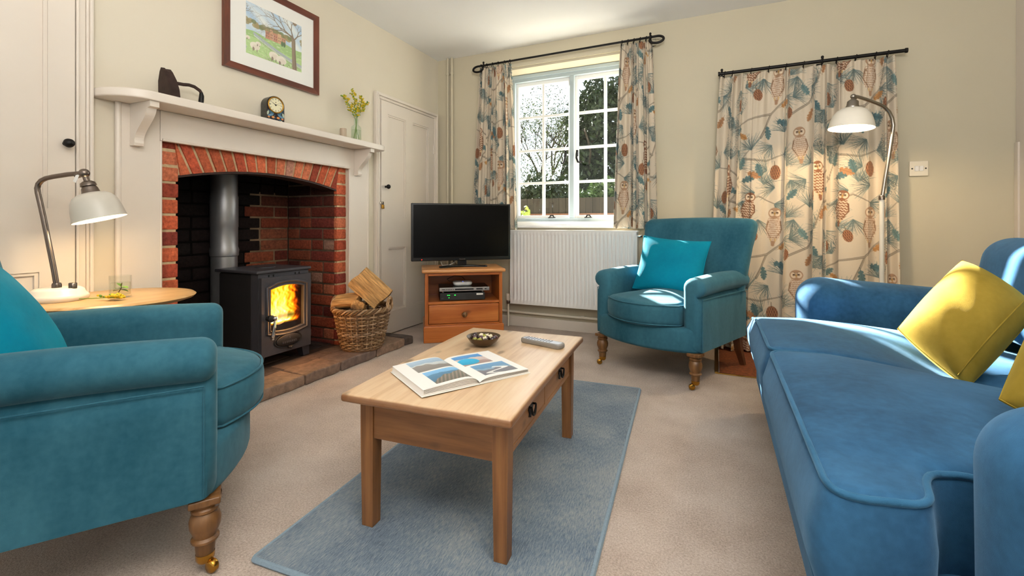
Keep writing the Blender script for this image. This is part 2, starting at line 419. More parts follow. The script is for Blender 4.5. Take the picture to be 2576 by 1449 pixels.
# ------------------------------------------------------------------ room shell
W = -2.385; BY = 3.6; RX = 1.6; CZ = 2.405; Y0 = -.75
def carpet():
    m, nt, b = newmat('beige_carpet'); v = coords(nt)
    f = mathn(nt, 'ADD', mathn(nt, 'MULTIPLY', noise(nt, v, 3, 5, .6), .35), mathn(nt, 'MULTIPLY', noise(nt, v, 170, 4, .8), .65))
    nt.links.new(ramp(nt, f, [(.36, '9A8778'), (.5, 'C6B3A3'), (.63, 'DECFC2')]), b.inputs['Base Color'])
    b.inputs['Roughness'].default_value = .95; b.inputs['Specular IOR Level'].default_value = .1; b.inputs['Sheen Weight'].default_value = .2
    bump(nt, b, noise(nt, v, 230, 3, .7), .9, .006); return m
struct(ob('floor', bx(W-.3, RX+.1, Y0, BY+.1, -.1, 0), carpet(), smooth=False))
struct(ob('ceiling', bx(W-.3, RX+.1, Y0, BY+.2, CZ, CZ+.1), M['ceil'], smooth=False))
FY0, FY1 = 1.250, 2.452   # brick face limits
for q_ in ((Y0, FY0, 0, CZ), (FY1, BY, 0, CZ), (FY0, FY1, 1.285, CZ)): struct(ob('wall_left', bx(W-.55, W, *q_), M['wall'], smooth=False))
WX0, WX1, WZ0, WZ1 = -1.72, -.55, .85, 2.216
struct(ob('wall_back', [bx(W, WX0, BY, BY+.25, 0, CZ), bx(WX1, RX, BY, BY+.25, 0, CZ), bx(WX0, WX1, BY, BY+.25, 0, WZ0), bx(WX0, WX1, BY, BY+.25, WZ1, CZ)], M['wall_shaded'], smooth=False))
struct(ob('wall_right', bx(RX, RX+.1, Y0, BY+.25, 0, CZ), M['wall_shaded'], smooth=False))
struct(ob('baseboard_back', [bx(W, .0, BY-.018, BY-.0005, 0, .085, .004), bx(1.07, RX, BY-.018, BY-.0005, 0, .085, .004)], M['trim'], wn=True))
struct(ob('baseboard_left', bx(W+.0005, W+.018, 3.563, BY-.02, 0, .085, .004), M['trim'], wn=True))
struct(ob('trim_1', bx(-1.76, -.42, BY-.014, BY-.0005, 2.235, 2.298, .003), M['wall_shaded'], wn=True))
struct(ob('trim_2', [bx(RX-.02, RX-.0005, 3.30, BY-.001, 0, CZ-.001, .004), bx(RX-.028, RX-.018, 3.56, BY-.001, 0, 1.35, .003)], M['trim'], wn=True))
# panelled cupboard doors in the left wall
def panel_door(name, y0, y1, z0, z1, panels, xf=W):
    t = .022; V = []
    V.append(bx(xf+.001, xf+.008, y0, y1, z0, z1))
    ys = sorted({y0, y1} | {p[0] for p in panels} | {p[1] for p in panels}); zs = sorted({z0, z1} | {p[2] for p in panels} | {p[3] for p in panels})
    for i in range(len(ys)-1):
        for k in range(len(zs)-1):
            cy, cz = (ys[i]+ys[i+1])/2, (zs[k]+zs[k+1])/2
            if not any(p[0] < cy < p[1] and p[2] < cz < p[3] for p in panels):
                V.append(bx(xf+.001, xf+t, ys[i], ys[i+1], zs[k], zs[k+1]))
    for a, b, c, d in panels:  # small moulding round each panel
        for q in (bx(xf+.0085, xf+.017, a+.0003, a+.012, c+.012, d-.012), bx(xf+.0085, xf+.017, b-.012, b-.0003, c+.012, d-.012), bx(xf+.0085, xf+.017, a+.0003, b-.0003, c+.0003, c+.012), bx(xf+.0085, xf+.017, a+.0003, b-.0003, d-.012, d-.0003)): V.append(q)
    return struct(ob(name, V, M['trim'], smooth=False))
def architrave(name, y0, y1, z1, w, parts, parent=None):
    V = []
    for a, b, th in parts:  # offsets across the moulding, thickness
        V += [bx(W+.0005, W+th, y0+a, y0+b, 0, z1-a, .003), bx(W+.0005, W+th, y1-b, y1-a, 0, z1-a, .003)]
        if z1 < CZ-.05: V.append(bx(W+.0005, W+th, y0+b, y1-b, z1-b, z1-a, .003))
    return struct(ob(name, V, M['trim'], wn=True))
d1 = panel_door('door_1', .21, .946, .10, 2.30, [(.30, .865, .94, 2.2), (.30, .84, .18, .695)])
d2 = panel_door('door_2', 2.785, 3.488, .012, 1.838, [(2.862, 3.088, .92, 1.742), (3.182, 3.412, .92, 1.742), (2.862, 3.088, .184, .69), (3.182, 3.412, .184, .69)])
architrave('trim_3', .15, 1.003, CZ-.001, .055, [(0, .012, .034), (.012, .022, .028), (.022, .045, .022), (.045, .054, .03)])
architrave('trim_4', 2.722, 3.56, 1.893, .055, [(0, .014, .03), (.014, .026, .036), (.026, .046, .022), (.046, .06, .014)])
for d, y, z, xo in ((d1, .916, 1.199, .022), (d2, 2.832, 1.17, .022)):
    ob('knob', lathe([(0, 0), (.009, 0), (.007, .012), (.013, .018), (.018, .028), (.016, .038), (.008, .045), (0, .046)], 24, (W+xo, y, z), (0, PI/2, 0)), M['black'], d)
ob('hasp', [bx(W+.022, W+.027, 2.765, 2.81, 1.03, 1.05, .002), tube([(W+.03, 2.783, 1.035), (W+.034, 2.783, 1.05), (W+.034, 2.795, 1.05), (W+.03, 2.795, 1.035)], .003)], M['steel'], d2)
ob('padlock', rbox(.014, .026, .032, .004, c=(W+.032, 2.789, 1.012)), M['brass'], d2, wn=True)
ob('hinge', [tube([(W+.022, 3.49, z), (W+.022, 3.49, z+.07)], .006) for z in (1.52, .3)], M['trim'], d2)
# ------------------------------------------------------------------ brick fireplace
BC = ['B54C2A', 'C2572F', 'A6452B', 'CC653A', '9A3F28', 'BA5830', '8A382A', 'CC7048']
def brickcol(soot=1.0):
    c = np.array(lin(random.choice(BC)))*random.uniform(.8, 1.15)
    if random.random() < .10: c = c*.55 + np.array(lin('C9AE94'))*.45
    c = c*.88+c.mean()*.10
    return c*soot + np.array([.006, .005, .005])*(1-soot)
fp = thing('brick_fireplace', 'red brick fireplace opening with shallow segmental arch around the stove', 'fireplace', (W, 1.86, 0))
def at_fp(o): o.matrix_parent_inverse = Matrix.Translation((-W, -1.86, 0)); return o
XF = W-.012
def courses(name, plane, u0, u1, z0, z1, first, bl, sootf, par, mort=M['mortar']):
    """rows of bricks; plane 'x' (face +X at XF) or 'y' (face -Y)"""
    V = []; cc = []; z = z0; row = 0; H = .066; J = .0115
    while z < z1-.01:
        h = min(H, z1-z); u = u0 - (bl*.5 if row % 2 else 0)*(1 if u1-u0 > bl*.8 else 0)
        while u < u1-.004:
            L = bl if random.random() > .3 else bl*.48
            a, b = max(u, u0), min(u+L, u1)
            if b-a > .012:
                j = random.uniform(-.003, .003)
                if plane[0] == 'x': s = rbox(.03, b-a, h, .006, 2, c=(plane[1]-.015+j, (a+b)/2, z+h/2)); pc = ((a+b)/2, z)
                else: s = rbox(b-a, .03, h, .006, 2, c=((a+b)/2, plane[1]+.015+j, z+h/2)); pc = ((a+b)/2, z)
                V.append(s); cc.append(brickcol(sootf(*pc)))
            u += L+J
        z += H+J; row += 1
    return at_fp(ob(name, V, M['brickm'], par, cols=cc, smooth=True, angle=50))
arch = lambda y: 1.117+.06*(1-((y-1.8585)/.5065)**2)
courses('brick_pier', ('x', XF), FY0, 1.352, .0, 1.285, 0, .3, lambda y, z: 1, fp)
courses('brick_pier', ('x', XF), 2.365, FY1, .0, 1.285, 0, .3, lambda y, z: 1, fp)
V = []; cc = []; nb = 17
for i in range(nb):
    g = .0075; ya, yb = 1.352+1.013*i/nb+g, 1.352+1.013*(i+1)/nb-g
    k = .16; top = 1.2845
    f = lambda y: y+(y-1.8585)*k
    P = [(ya, arch(ya)-.001), (yb, arch(yb)-.001), (min(2.45, f(yb)), top), (max(1.255, f(ya)), top)]
    if i == 0: P[3] = (1.352-.02, top); 
    if i == nb-1: P[2] = (2.365+.02, top)
    V.append(prism(P, XF-.1, XF+random.uniform(.001, .006), 'x')); cc.append(brickcol())
at_fp(ob('brick_arch', V, M['brickm'], fp, cols=cc, smooth=False))
A = [(1.352+1.013*i/24, arch(1.352+1.013*i/24)-.012) for i in range(25)]
at_fp(ob('arch_bar', prism(A+[(y, z+.012) for y, z in reversed(A)], XF-.11, XF-.002, 'x'), M['iron'], fp, smooth=False))
BX = -2.87
st_r = lambda x, z: max(.05, min(1, (1.12-z)/.3))*(.25+.45*max(0, min(1, (x-BX)/.35)))
st_b = lambda y, z: (.012 if y < 2.06 else .42)*max(.04, min(1, (1.08-z)/.25))
courses('side_brickwork', ('y', 2.365), BX, XF-.031, 0, 1.28, 0, .215, st_r, fp)
courses('back_brickwork', ('x', BX), 1.352, 2.365, 0, 1.28, 0, .215, st_b, fp)
at_fp(ob('mortar_bed', [bx(XF-.2, XF-.006, FY0+.001, 1.343, 0, 1.284), bx(XF-.2, XF-.006, 2.3745, FY1-.001, 0, 1.284), prism([(FY0+.001, 1.284), (FY0+.001, 1.2)]+[(y, z+.004) for y, z in A]+[(FY1-.001, 1.2), (FY1-.001, 1.284)], XF-.09, XF-.004, 'x')], M['mortar'], fp, smooth=False))
at_fp(ob('reveal_mortar', bx(BX-.05, XF-.03, 2.373, 2.449, 0, 1.284), plain('sooty_mortar', '5E4D3C', .95, var=.4, vs=14, bs=60, bst=.5), fp, smooth=False))
at_fp(ob('back_mortar', bx(BX-.02, BX-.0065, 2.07, 2.366, 0, 1.1), plain('sooty_mortar_back', '6E5A44', .95, var=.5, vs=10, bs=60, bst=.5), fp, smooth=False))
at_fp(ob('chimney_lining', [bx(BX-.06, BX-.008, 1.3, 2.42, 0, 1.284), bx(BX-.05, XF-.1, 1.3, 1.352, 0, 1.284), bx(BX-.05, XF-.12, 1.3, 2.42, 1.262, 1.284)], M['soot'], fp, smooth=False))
# hearth
V = []; cc = []; HC = ['685850', '735F52', '574840', '7E6858', '4E4440', '886C5A']
y = 1.16
for L in (.30, .33, .26, .31, .30, .27):
    L2 = min(L, 2.752-y); a = rbox(random.uniform(.17, .2), L2-.006, .058, .008, 3, 3, c=(0, 0, 0))
    w = .19; V.append(rbox(w, L2-.006, .058, .009, 3, 4, c=(-2.04-w/2, y+L2/2, .029), f=lambda x, y_, z: (x+.004*math.sin(40*y_)+.002*math.sin(90*z+50*y_), y_, z+.0015*math.sin(25*y_+30*x)))); cc.append(np.array(lin(random.choice(HC)))*1.1)
    y += L2
for (xa, xb) in ((-2.42, -2.234), (-2.86, -2.424)):
    y = 1.16 if xb > -2.4 else 1.36
    ye = 2.752 if xb > -2.4 else 2.345
    while y < ye-.02:
        L = min(random.uniform(.25, .4), ye-y)
        xa2 = xa if (1.36 < y and y+L < 2.35) or xa < -2.5 else W+.024
        if xa > -2.5: xa2 = -2.352
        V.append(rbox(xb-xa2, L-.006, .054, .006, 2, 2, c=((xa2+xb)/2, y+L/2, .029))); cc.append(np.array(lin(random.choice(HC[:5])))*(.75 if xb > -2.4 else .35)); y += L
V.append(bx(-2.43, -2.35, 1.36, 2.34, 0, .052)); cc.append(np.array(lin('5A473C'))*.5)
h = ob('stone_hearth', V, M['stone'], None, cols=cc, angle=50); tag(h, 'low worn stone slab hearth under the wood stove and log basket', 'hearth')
# painted fire surround
fs = thing('fire_surround', 'off-white painted timber fire surround with mantel shelf and scrolled brackets', 'fireplace surround', (W, 1.86, 0))
def fsp(name, v, m=M['trim'], **k): o = ob(name, v, m, fs, **k); o.matrix_parent_inverse = Matrix.Translation((-W, -1.86, 0)); return o
fsp('pilaster', [bx(W+.0005, W+.022, 1.10, 1.2535, .062, 1.409, .002), tube([(W+.014, 1.095, .062), (W+.014, 1.095, 1.409)], .012, 10)], wn=True)
fsp('pilaster', [bx(W+.0005, W+.022, 2.455, 2.632, .062, 1.409, .002), tube([(W+.014, 2.638, .062), (W+.014, 2.638, 1.409)], .012, 10)], wn=True)
fsp('frieze', [bx(W+.0005, W+.024, 1.2545, 2.4545, 1.268, 1.409, .002), tube([(W+.026, 1.262, 1.272), (W+.026, 2.448, 1.272)], .006, 8)], wn=True)
for yy in (1.258, 2.451): fsp('inner_bead', tube([(W+.018, yy, .062), (W+.018, yy, 1.266)], .006, 8))
SX = -2.195
O = [(W+.0005, .995)]
for k in range(9): a = R(90*k/8); O.append((W+.02+(SX-W-.02)*math.sin(a), 1.14-.135*math.cos(a)))
for k in range(9): a = R(90*k/8); O.append((SX-.06+.06*math.cos(a), 2.60+.06*math.sin(a)))
O.append((W+.0005, 2.66))
fsp('shelf', slab(resample(O, 200), 1.410, 1.447, .008, 0, 2, 3, cen=((W+SX)/2, 1.83)), angle=60)
for yb in (1.152, 2.512):
    P = [(W+.023, 1.409), (W+.175, 1.409), (W+.175, 1.385), (W+.155, 1.38)]
    for k in range(13):
        t = k/12; P.append((W+.152-.092*(.5-.5*math.cos(PI*t))-.012*math.sin(PI*t), 1.372-.135*t))
    P += [(W+.056, 1.225), (W+.023, 1.225)]
    fsp('bracket', [tx(prism([(x, z) for x, z in P], yb-.018, yb+.018, 'y'))], smooth=False)
# ------------------------------------------------------------------ wood-burning stove
SXF = -2.345; SY = 1.907
stv = thing('wood_stove', 'dark grey cast iron wood burning stove with a lit fire behind glass', 'stove', (SXF, SY, .058))
def sp(name, v, m, par=None, **k): return ob(name, v, m, par or stv, **k)
def spx(v): return v
# local frame: x = out of the wall (0 = front face), y along wall, z up from hearth
sp('body', [bx(-.345, -.055, -.17, .17, .085, .535, .012, 3)], M['stoved'], wn=True)
sp('top_plate', [bx(-.36, .012, -.186, .186, .538, .556, .006, 3), lathe([(.055, 0), (.058, .004), (.05, .006), (.0, .006)], 28, (-.17, 0, .555))], M['stove'], wn=True)
for yy in (-.105, -.075, .075, .103): sp('vent_slot', bx(-.002, .0015, yy-.004, yy+.004, .505, .527), M['blackp'], smooth=False)
for sx in (-.30, -.03):
    for sy in (-1, 1):
        sp('leg', tx(loft([[(sx-.022, sy*.165-.022, 0), (sx+.022, sy*.165-.022, 0), (sx+.022, sy*.165+.022, 0), (sx-.022, sy*.165+.022, 0)], [(sx-.03, sy*.148-.03, .09), (sx+.03, sy*.148-.03, .09), (sx+.03, sy*.148+.03, .09), (sx-.03, sy*.148+.03, .09)]])), M['stove'], smooth=False)
dy0, dy1, dz0, dz1 = -.168, .17, .068, .515
gy0, gy1, gz0, gz1 = -.108, .115, .205, .46
gtop = lambda yy: gz1-.018*((yy-.003)/.11)**2
gbot = lambda yy: gz0-.006+.012*((yy-.003)/.11)**2
def ringplate(x0, x1, inset):
    n = 20; outer = []; inner = []
    ys = [gy0-inset+(gy1-gy0+2*inset)*k/n for k in range(n+1)]
    inn = [(yy, gtop(yy)+inset) for yy in ys] + [(yy, gbot(yy)-inset) for yy in reversed(ys)]
    return inn
inn = ringplate(0, 0, .004)
def hole_plate(out, inn, x0, x1):
    n = len(inn); V = [(x1, a, b) for a, b in out]+[(x1, a, b) for a, b in inn]+[(x0, a, b) for a, b in inn]+[(x0, a, b) for a, b in out]
    F = []
    for i in range(n):
        j = (i+1) % n; F += [(i, j, n+j, n+i), (n+i, n+j, 2*n+j, 2*n+i), (3*n+i, 3*n+j, j, i)]
    return V, [tuple(reversed(f)) for f in F]
n2 = len(inn)//2
outp = [(dy0+(dy1-dy0)*k/(n2-1), dz1) for k in range(n2)] + [(dy1-(dy1-dy0)*k/(n2-1), dz0) for k in range(n2)]
inn2 = ringplate(0, 0, .014)
outp2 = [(-.172+.344*k/(n2-1), .537) for k in range(n2)] + [(.172-.344*k/(n2-1), .085) for k in range(n2)]
sp('front_plate', [hole_plate(outp2, inn2, -.056, .0)], M['stove'], angle=50)
door = sp('stove_door', [hole_plate(outp, inn, .002, .024)], M['stove'], angle=50)
i2 = ringplate(0, 0, .03); i3 = ringplate(0, 0, .02)
sp('door_moulding', [tube([(.026, a, b) for a, b in ringplate(0, 0, .026)], .007, 8, True), tube([(.022, a, b) for a, b in ringplate(0, 0, .006)], .005, 8, True)], M['stove'], door)
sp('door_glass', prism(inn, .008, .011, 'x'), M['glass'], door, smooth=False)
sp('door_handle', [lathe([(0, 0), (.016, 0), (.016, .02), (.02, .024), (.02, .036), (.014, .04), (0, .041)], 20, (.02, -.128, .285), (0, PI/2, 0))], M['stoved'], door)
sp('handle_lever', [ico(.014, 16, 9, loc=(.062, -.112, .285)), tube([(.062, -.112, .28), (.066, -.12, .24), (.068, -.129, .19), (.068, -.131, .178)], [.006, .008, .011, .009], 12), lathe([(.01, 0), (.01, .01)], 12, (.068, -.132, .168))], M['chrome'], door)
ov = lambda a, b, n=40: [(.005+a*math.cos(2*PI*k/n), .135+b*math.sin(2*PI*k/n)) for k in range(n)]
E1 = sp('air_control_plate', [tube([(.026, yy, zz) for yy, zz in ov(.092, .042)], .004, 8, True), slab([(yy, zz) for yy, zz in ov(.084, .035)], 0, .012, .005, .006, 4, 3, f=lambda a, b, c: (.022+c, a, b))], M['stoved'], door)
fl = [(.0, .15), (.007, .158), (.009, .168), (.004, .176), (.005, .186), (-.003, .176), (-.008, .165), (-.006, .155)]
sp('flame_emblem', [prism([(a*.55+.005, .143+(b-.15)*.62) for a, b in fl], .038, .0415, 'x')]+[bx(.038, .041, -.045+.0125*k, -.037+.0125*k, .121, .132) for k in range(8)], M['stove'], E1, smooth=False)
sp('latch', [rbox(.02, .03, .012, .004, c=(.034, .012, .094)), ico(.008, 12, 7, loc=(.04, .012, .09))], M['stoved'], door)
for zz in (.12, .43): sp('hinge_pin', tube([(.012, .174, zz), (.012, .174, zz+.04)], .007), M['stove'], door)
# fire
def make_fire():
    m, nt, b = newmat('fire_glow'); a = nt.nodes.new('ShaderNodeAttribute'); a.attribute_name = 'Col'
    b.inputs['Base Color'].default_value = (0, 0, 0, 1); nt.links.new(a.outputs['Color'], b.inputs['Emission Color']); b.inputs['Emission Strength'].default_value = 1.35; b.inputs['Specular IOR Level'].default_value = 0
    nr, nc = 150, 130
    v, u = np.meshgrid(np.linspace(0, 1, nr), np.linspace(0, 1, nc), indexing='ij')
    def tn(x, y, s):
        r = 0
        for k in range(7): 
            fx, fy, p = rng.uniform(.5, 2.2)*s, rng.uniform(.25, .8)*s*.6, rng.uniform(0, 6.28)
            r = r+np.sin(x*fx+y*fy*rng.choice([-1, 1])+p+1.6*np.sin(y*fy*1.7+p*2))
        return r/7
    w = u+.07*np.sin(7*v+2)+.04*np.sin(15*v)
    st = tn(w, v, 26)+.7*tn(w, v, 55)
    body = np.clip(1.25-((u-.46)/.55)**2*1.15-.52*v+.40*st+.15, 0, 1.4)
    body *= np.clip((1.03-u)*5, 0, 1)*np.clip((v-.14)*7+.6, 0.12, 1)*np.clip((u+.08)*7, 0.3, 1)
    hole = np.exp(-(((u-.5)/.1)**2+((v-.5)/.13)**2)); 
    stops = np.array([0, .18, .38, .58, .8, 1.05, 1.4]); cols = np.array([hx('140603'), hx('4A1503'), hx('B23C03'), hx('F07A08'), hx('FFB01C'), hx('FFD84A'), hx('FFF3A8')])
    col = np.stack([np.interp(body, stops, cols[:, i]) for i in range(3)], -1)
    col = col*(1-.4*hole[..., None])+hx('B0A860')*.4*hole[..., None]
    lg = np.clip(np.sin(14*u+3*np.sin(5*u))*.5+.5, 0, 1)*np.clip(1-np.abs(v-.28)/.09, 0, 1)*np.clip((u-.3)*6, 0, 1)
    col = col*(1-.75*lg[..., None])
    base = np.clip((.17-v)/.05, 0, 1)[..., None]; col = col*(1-base)+hx('2A1A14')*.5*base
    edge = np.exp(-((v-.185)/.014)**2)*np.clip(np.sin(31*u)+.9, 0, 1)*np.clip((.8-u)*6, 0, 1); col = col+edge[..., None]*hx('FFE48A')
    Yy = gy0-.015+(gy1-gy0+.03)*u; Zz = gz0-.012+(gz1-gz0+.016)*v; Xx = -.012+.0*u - .03*np.sin(PI*u)*np.sin(PI*v)
    return gridmesh('flames', Xx+.004, Yy, Zz, col, m, stv)
# flames stand in a firebox just behind the glass
make_fire().location = (-.0055, 0, 0)
# flue
fl = ob('flue_pipe', [lathe([(.072, 0), (.072, .62), (.077, .625), (.08, .66), (.074, .68), (.074, .80), (.076, .805), (.076, .99), (.073, 1.0), (.073, 1.20)], 40, (0, 0, 0))], M['flue'], angle=30, loc=(-2.787, 1.835, .058))
tag(fl, 'grey steel flue pipe rising behind the wood stove', 'flue pipe')
# ------------------------------------------------------------------ window
win = struct(ob('window_1', [bx(-1.72, -1.668, 3.765, 3.80, .90, 2.2155, .004), bx(-.602, -.5505, 3.765, 3.80, .90, 2.2155, .004), bx(-1.155, -1.115, 3.765, 3.80, .9301, 2.1549, .004),
    bx(-1.6675, -.6025, 3.765, 3.80, 2.155, 2.2155, .004), bx(-1.6675, -.6025, 3.765, 3.80, .90, .93, .004), bx(-1.69, -.58, 3.75, 3.767, 2.185, 2.214, .003)], M['winblue'], wn=True))
ob('sill', [bx(-1.7195, -.5505, 3.585, 3.82, .8505, .868, .004), bx(-1.78, -.49, 3.575, 3.598, .846, .868, .004), bx(-1.7195, -.5505, 3.71, 3.80, .868, .90, .004)], M['white'], win, wn=True)
ob('outer_frame', [bx(-1.7195, -1.68, 3.801, 3.86, .86, 2.2155), bx(-.59, -.5505, 3.801, 3.86, .86, 2.2155), bx(-1.68, -.59, 3.801, 3.86, 2.165, 2.2155), bx(-1.68, -.59, 3.801, 3.86, .86, .925)], M['white'], win, smooth=False)
for k, (x0, x1, wl, wr) in enumerate(((-1.678, -1.147, .03, .03), (-1.147+.004, -.592, .05, .03))):
    V = [bx(x0, x0+wl, 3.805, 3.85, .927, 2.162, .003), bx(x1-wr, x1, 3.805, 3.85, .927, 2.162, .003), bx(x0+wl, x1-wr, 3.805, 3.85, .927, .955, .003), bx(x0+wl, x1-wr, 3.805, 3.85, 2.125, 2.162, .003)]
    xm = (x0+wl+x1-wr)/2; V.append(bx(xm-.011, xm+.011, 3.812, 3.845, .9545, 2.1255, .004))
    for z in (1.245, 1.54, 1.84): V.append(bx(x0+wl, x1-wr, 3.8135, 3.8435, z-.0108, z+.0108, .004))
    s = ob('casement', V, M['white'], win, wn=True)
    ob('glass_panes', bx(x0+wl, x1-wr, 3.828, 3.831, .95, 2.13), M['glass'], s, smooth=False)
for x, sg in ((-1.188, -1), (-1.085, 1)):
    ob('window_catch', [tube([(x, 3.762, 1.50), (x, 3.745, 1.485), (x+.0*sg, 3.738, 1.44), (x+.012*sg, 3.74, 1.405), (x+.03*sg, 3.745, 1.40), (x+.042*sg, 3.75, 1.415)], [.006, .008, .009, .009, .008, .004], 10), bx(x-.01, x+.01, 3.755, 3.765, 1.455, 1.51, .003)], M['black'], win)
for x in (-1.31, -.985):
    ob('window_stay', [tube([(x-.02, 3.75, .934), (x-.01, 3.745, .953), (x+.012, 3.745, .953), (x+.02, 3.75, .934)], .006, 8), bx(x-.035, x+.03, 3.748, 3.764, .9305, .938, .002)], M['black'], win)
# ------------------------------------------------------------------ printed curtain cloth
def make_print():
    cv = Canvas(.64, .72, 780, hx('D0C2AC')); r = random.Random(3)
    T = [hx(c) for c in ('445B5F', '536A6C', '384B50', '667A7A')]; Bn = [hx(c) for c in ('7A4A30', '8C5A3C', '64392A')]; G = hx('8A8070')
    def burst(x, y, a, n=24, L=.094, spread=2.0, col=None):
        for i in range(n):
            b = a + spread*(i/(n-1)-.5)+r.uniform(-.05, .05); l = L*r.uniform(.75, 1.1); c = r.choice(T)
            mx, my = x+math.cos(b)*l*.5, y+math.sin(b)*l*.5; b2 = b+.12*math.copysign(1, b-a)
            cv.line((x, y), (mx, my), .0015, c, .0021); cv.line((mx, my), (mx+math.cos(b2)*l*.5, my+math.sin(b2)*l*.5), .0021, c, .0006)
    def loops(x, y, a):
        for i in range(5):
            b = a+(i-2)*.42; P = []
            for k in range(9):
                t = k/8; w = math.sin(PI*t)*.013*(1 if i % 2 else -1); P.append((x+math.cos(b)*.07*t-math.sin(b)*w, y+math.sin(b)*.07*t+math.cos(b)*w))
            cv.path(P, .0012, hx('7C7466'))
    def oak(x, y, a, L, cols):
        c = hx(cols); ca, sa = math.cos(a), math.sin(a)
        for k in range(5):
            t = .12+.2*k; w = L*.26*(math.sin(PI*min(1, t*.9+.1))*.9+.15)
            for s in (-1, 1):
                px, py = x+ca*L*t, y+sa*L*t; b = a+s*.95
                cv.ell((px+math.cos(b)*w*.5, py+math.sin(b)*w*.5), w*.62, L*.085, b, c*r.uniform(.85, 1.12))
        cv.ell((x+ca*L*.52, y+sa*L*.52), L*.5, L*.12, a, c); cv.line((x-ca*.012, y-sa*.012), (x+ca*L*.9, y+sa*L*.9), .0013, c*.6)
    def cone(x, y, a, L):
        def tex(U, Vv, cc):
            s = .5+.5*np.abs(np.sin(8*U))*np.cos(15*Vv+PI*np.floor(8*U/PI))+.12*np.sin(37*U+29*Vv)
            return np.where(s[..., None] > .52, hx('9A6544'), np.where(s[..., None] > .3, hx('7B4B33'), hx('4F2E22')))
        cv.ell((x, y), L/2, L*.33, a, hx('7B4B33'), tex)
        cv.line((x-math.cos(a)*L*.5, y-math.sin(a)*L*.5), (x-math.cos(a)*L*.75, y-math.sin(a)*L*.75), .003, hx('6A5A48'))
    def owl(x, y, h, lean, dark):
        d1, d2 = (hx('7A4A32'), hx('D9C3A8')) if dark else (hx('A07A5E'), hx('E6D8C4'))
        def tex(U, Vv, cc):
            s = (np.sin(30*U+1.3*np.sin(14*Vv+3*U))+.6*np.sin(47*Vv+9*U)) if dark else (np.sin(34*Vv+1.5*np.sin(11*U))+.7*np.sin(40*U))
            return np.where(s[..., None] > -.15+.25*dark*U[..., None], d1, d2)
        ca, sa = math.cos(lean), math.sin(lean)
        pt = lambda u, v: (x+ca*u-sa*v, y+sa*u+ca*v)
        cv.path([pt(0, -h*.30), pt(0, -h*.52)], .026, d1, .016)
        cv.ell(pt(0, -h*.06), h*.36, h*.19, lean+PI/2, d1, tex)
        cv.path([pt(-.028, h*.1), pt(-.036, -h*.1), pt(-.012, -h*.34)], .007, d1*.8, .003); cv.path([pt(.028, h*.1), pt(.036, -h*.1), pt(.012, -h*.34)], .007, d1*.8, .003)
        cv.ell(pt(0, h*.33), h*.155, h*.145, lean, d1); 
        for s in (-1, 1):
            cv.ell(pt(s*h*.062, h*.33), h*.07, h*.088, lean, hx('C9B094')); cv.ell(pt(s*h*.062, h*.33), h*.058, h*.072, lean, hx('DDCBB2')); cv.ell(pt(s*h*.058, h*.335), h*.036, h*.042, lean, hx('B39A80')); cv.ell(pt(s*h*.056, h*.34), h*.021, h*.021, 0, hx('2C1B14'))
            cv.path([pt(s*h*.012, h*.30), pt(s*h*.03, h*.40), pt(s*h*.10, h*.43)], .004, d1*.7, .0015)
        cv.path([pt(0, h*.33), pt(0, h*.27)], .006, hx('B98A3C'), .002)
        for s in (-1, 1): cv.line(pt(s*.009, -h*.36), pt(s*.011, -h*.42), .006, hx('C9A874'))
    # branches
    for P in ([(-.05, .1), (.06, .16), (.15, .26), (.2, .40), (.29, .50), (.33, .62), (.42, .72)], [(.42, 0), (.47, .12), (.56, .2), (.6, .31), (.69, .38)], [(.2, .4), (.3, .37), (.42, .42), (.5, .38)], [(.29, .5), (.2, .56), (.08, .58)], [(.47, .12), (.36, .1), (.27, .06)], [(.33, .62), (.45, .6), (.54, .63)]):
        Q = resample(P+P[::-1][1:-1], 60)[:30] if False else P
        cv.path(Q, .012, hx('7D7264'), .005); cv.path([(a+.002, b+.001) for a, b in Q], .004, hx('A79A88'), .002)
    for x, y, a in ((.08, .58, 2.6), (.05, .5, -2.6), (.15, .26, 2.5), (.27, .06, 3.3), (.31, .13, 2.1), (.5, .38, -.4), (.44, .48, 1.3), (.54, .63, .1), (.6, .31, 1.1), (.56, .2, -.6), (.38, .66, 2.0), (.19, .62, 1.6), (.42, .30, -1.5), (.0, .30, -1.9), (.25, .25, -1.1), (.62, .50, -1.3), (.33, .27, .3), (.07, .36, 1.4), (.46, .55, 2.7), (.26, .66, -.9), (.55, .02, 1.9), (.14, .06, 1.0), (.40, .44, 3.4), (.58, .57, 1.2), (.08, .24, -.6), (.34, .40, -1.7), (.62, .20, .4), (.20, .12, -2.2), (.50, .46, 3.0), (.29, .58, .7), (.10, .66, .2), (.48, .68, -2.4)):
        loops(x, y, a); burst(x, y, a)
    for x, y, a, L, c in ((.33, .50, .3, .075, '3F6068'), (.36, .545, -.4, .07, 'A2704A'), (.32, .56, 1.3, .065, '4C6C70'), (.12, .18, -.9, .075, '3F6068'), (.09, .13, -2.1, .07, 'A2704A'), (.06, .2, 2.2, .065, '56777A'), (.5, .08, -.3, .075, '3F6068'), (.52, .15, .5, .065, 'B07A44'), (.45, .06, -1.4, .07, '47676C'), (.24, .44, 2.6, .07, '4C6C70'), (.22, .36, -.2, .06, 'B5834C'), (.6, .4, .8, .07, '3F6068'), (.58, .36, -1.6, .06, 'A2704A'), (.14, .33, 2.4, .07, '4C6C70'), (.18, .30, 1.2, .06, 'A2704A'), (.43, .52, 1.9, .07, '3F6068'), (.26, .02, .6, .065, '4C6C70'), (.30, .03, -.5, .06, 'B07A44')):
        oak(x, y, a, L, c)
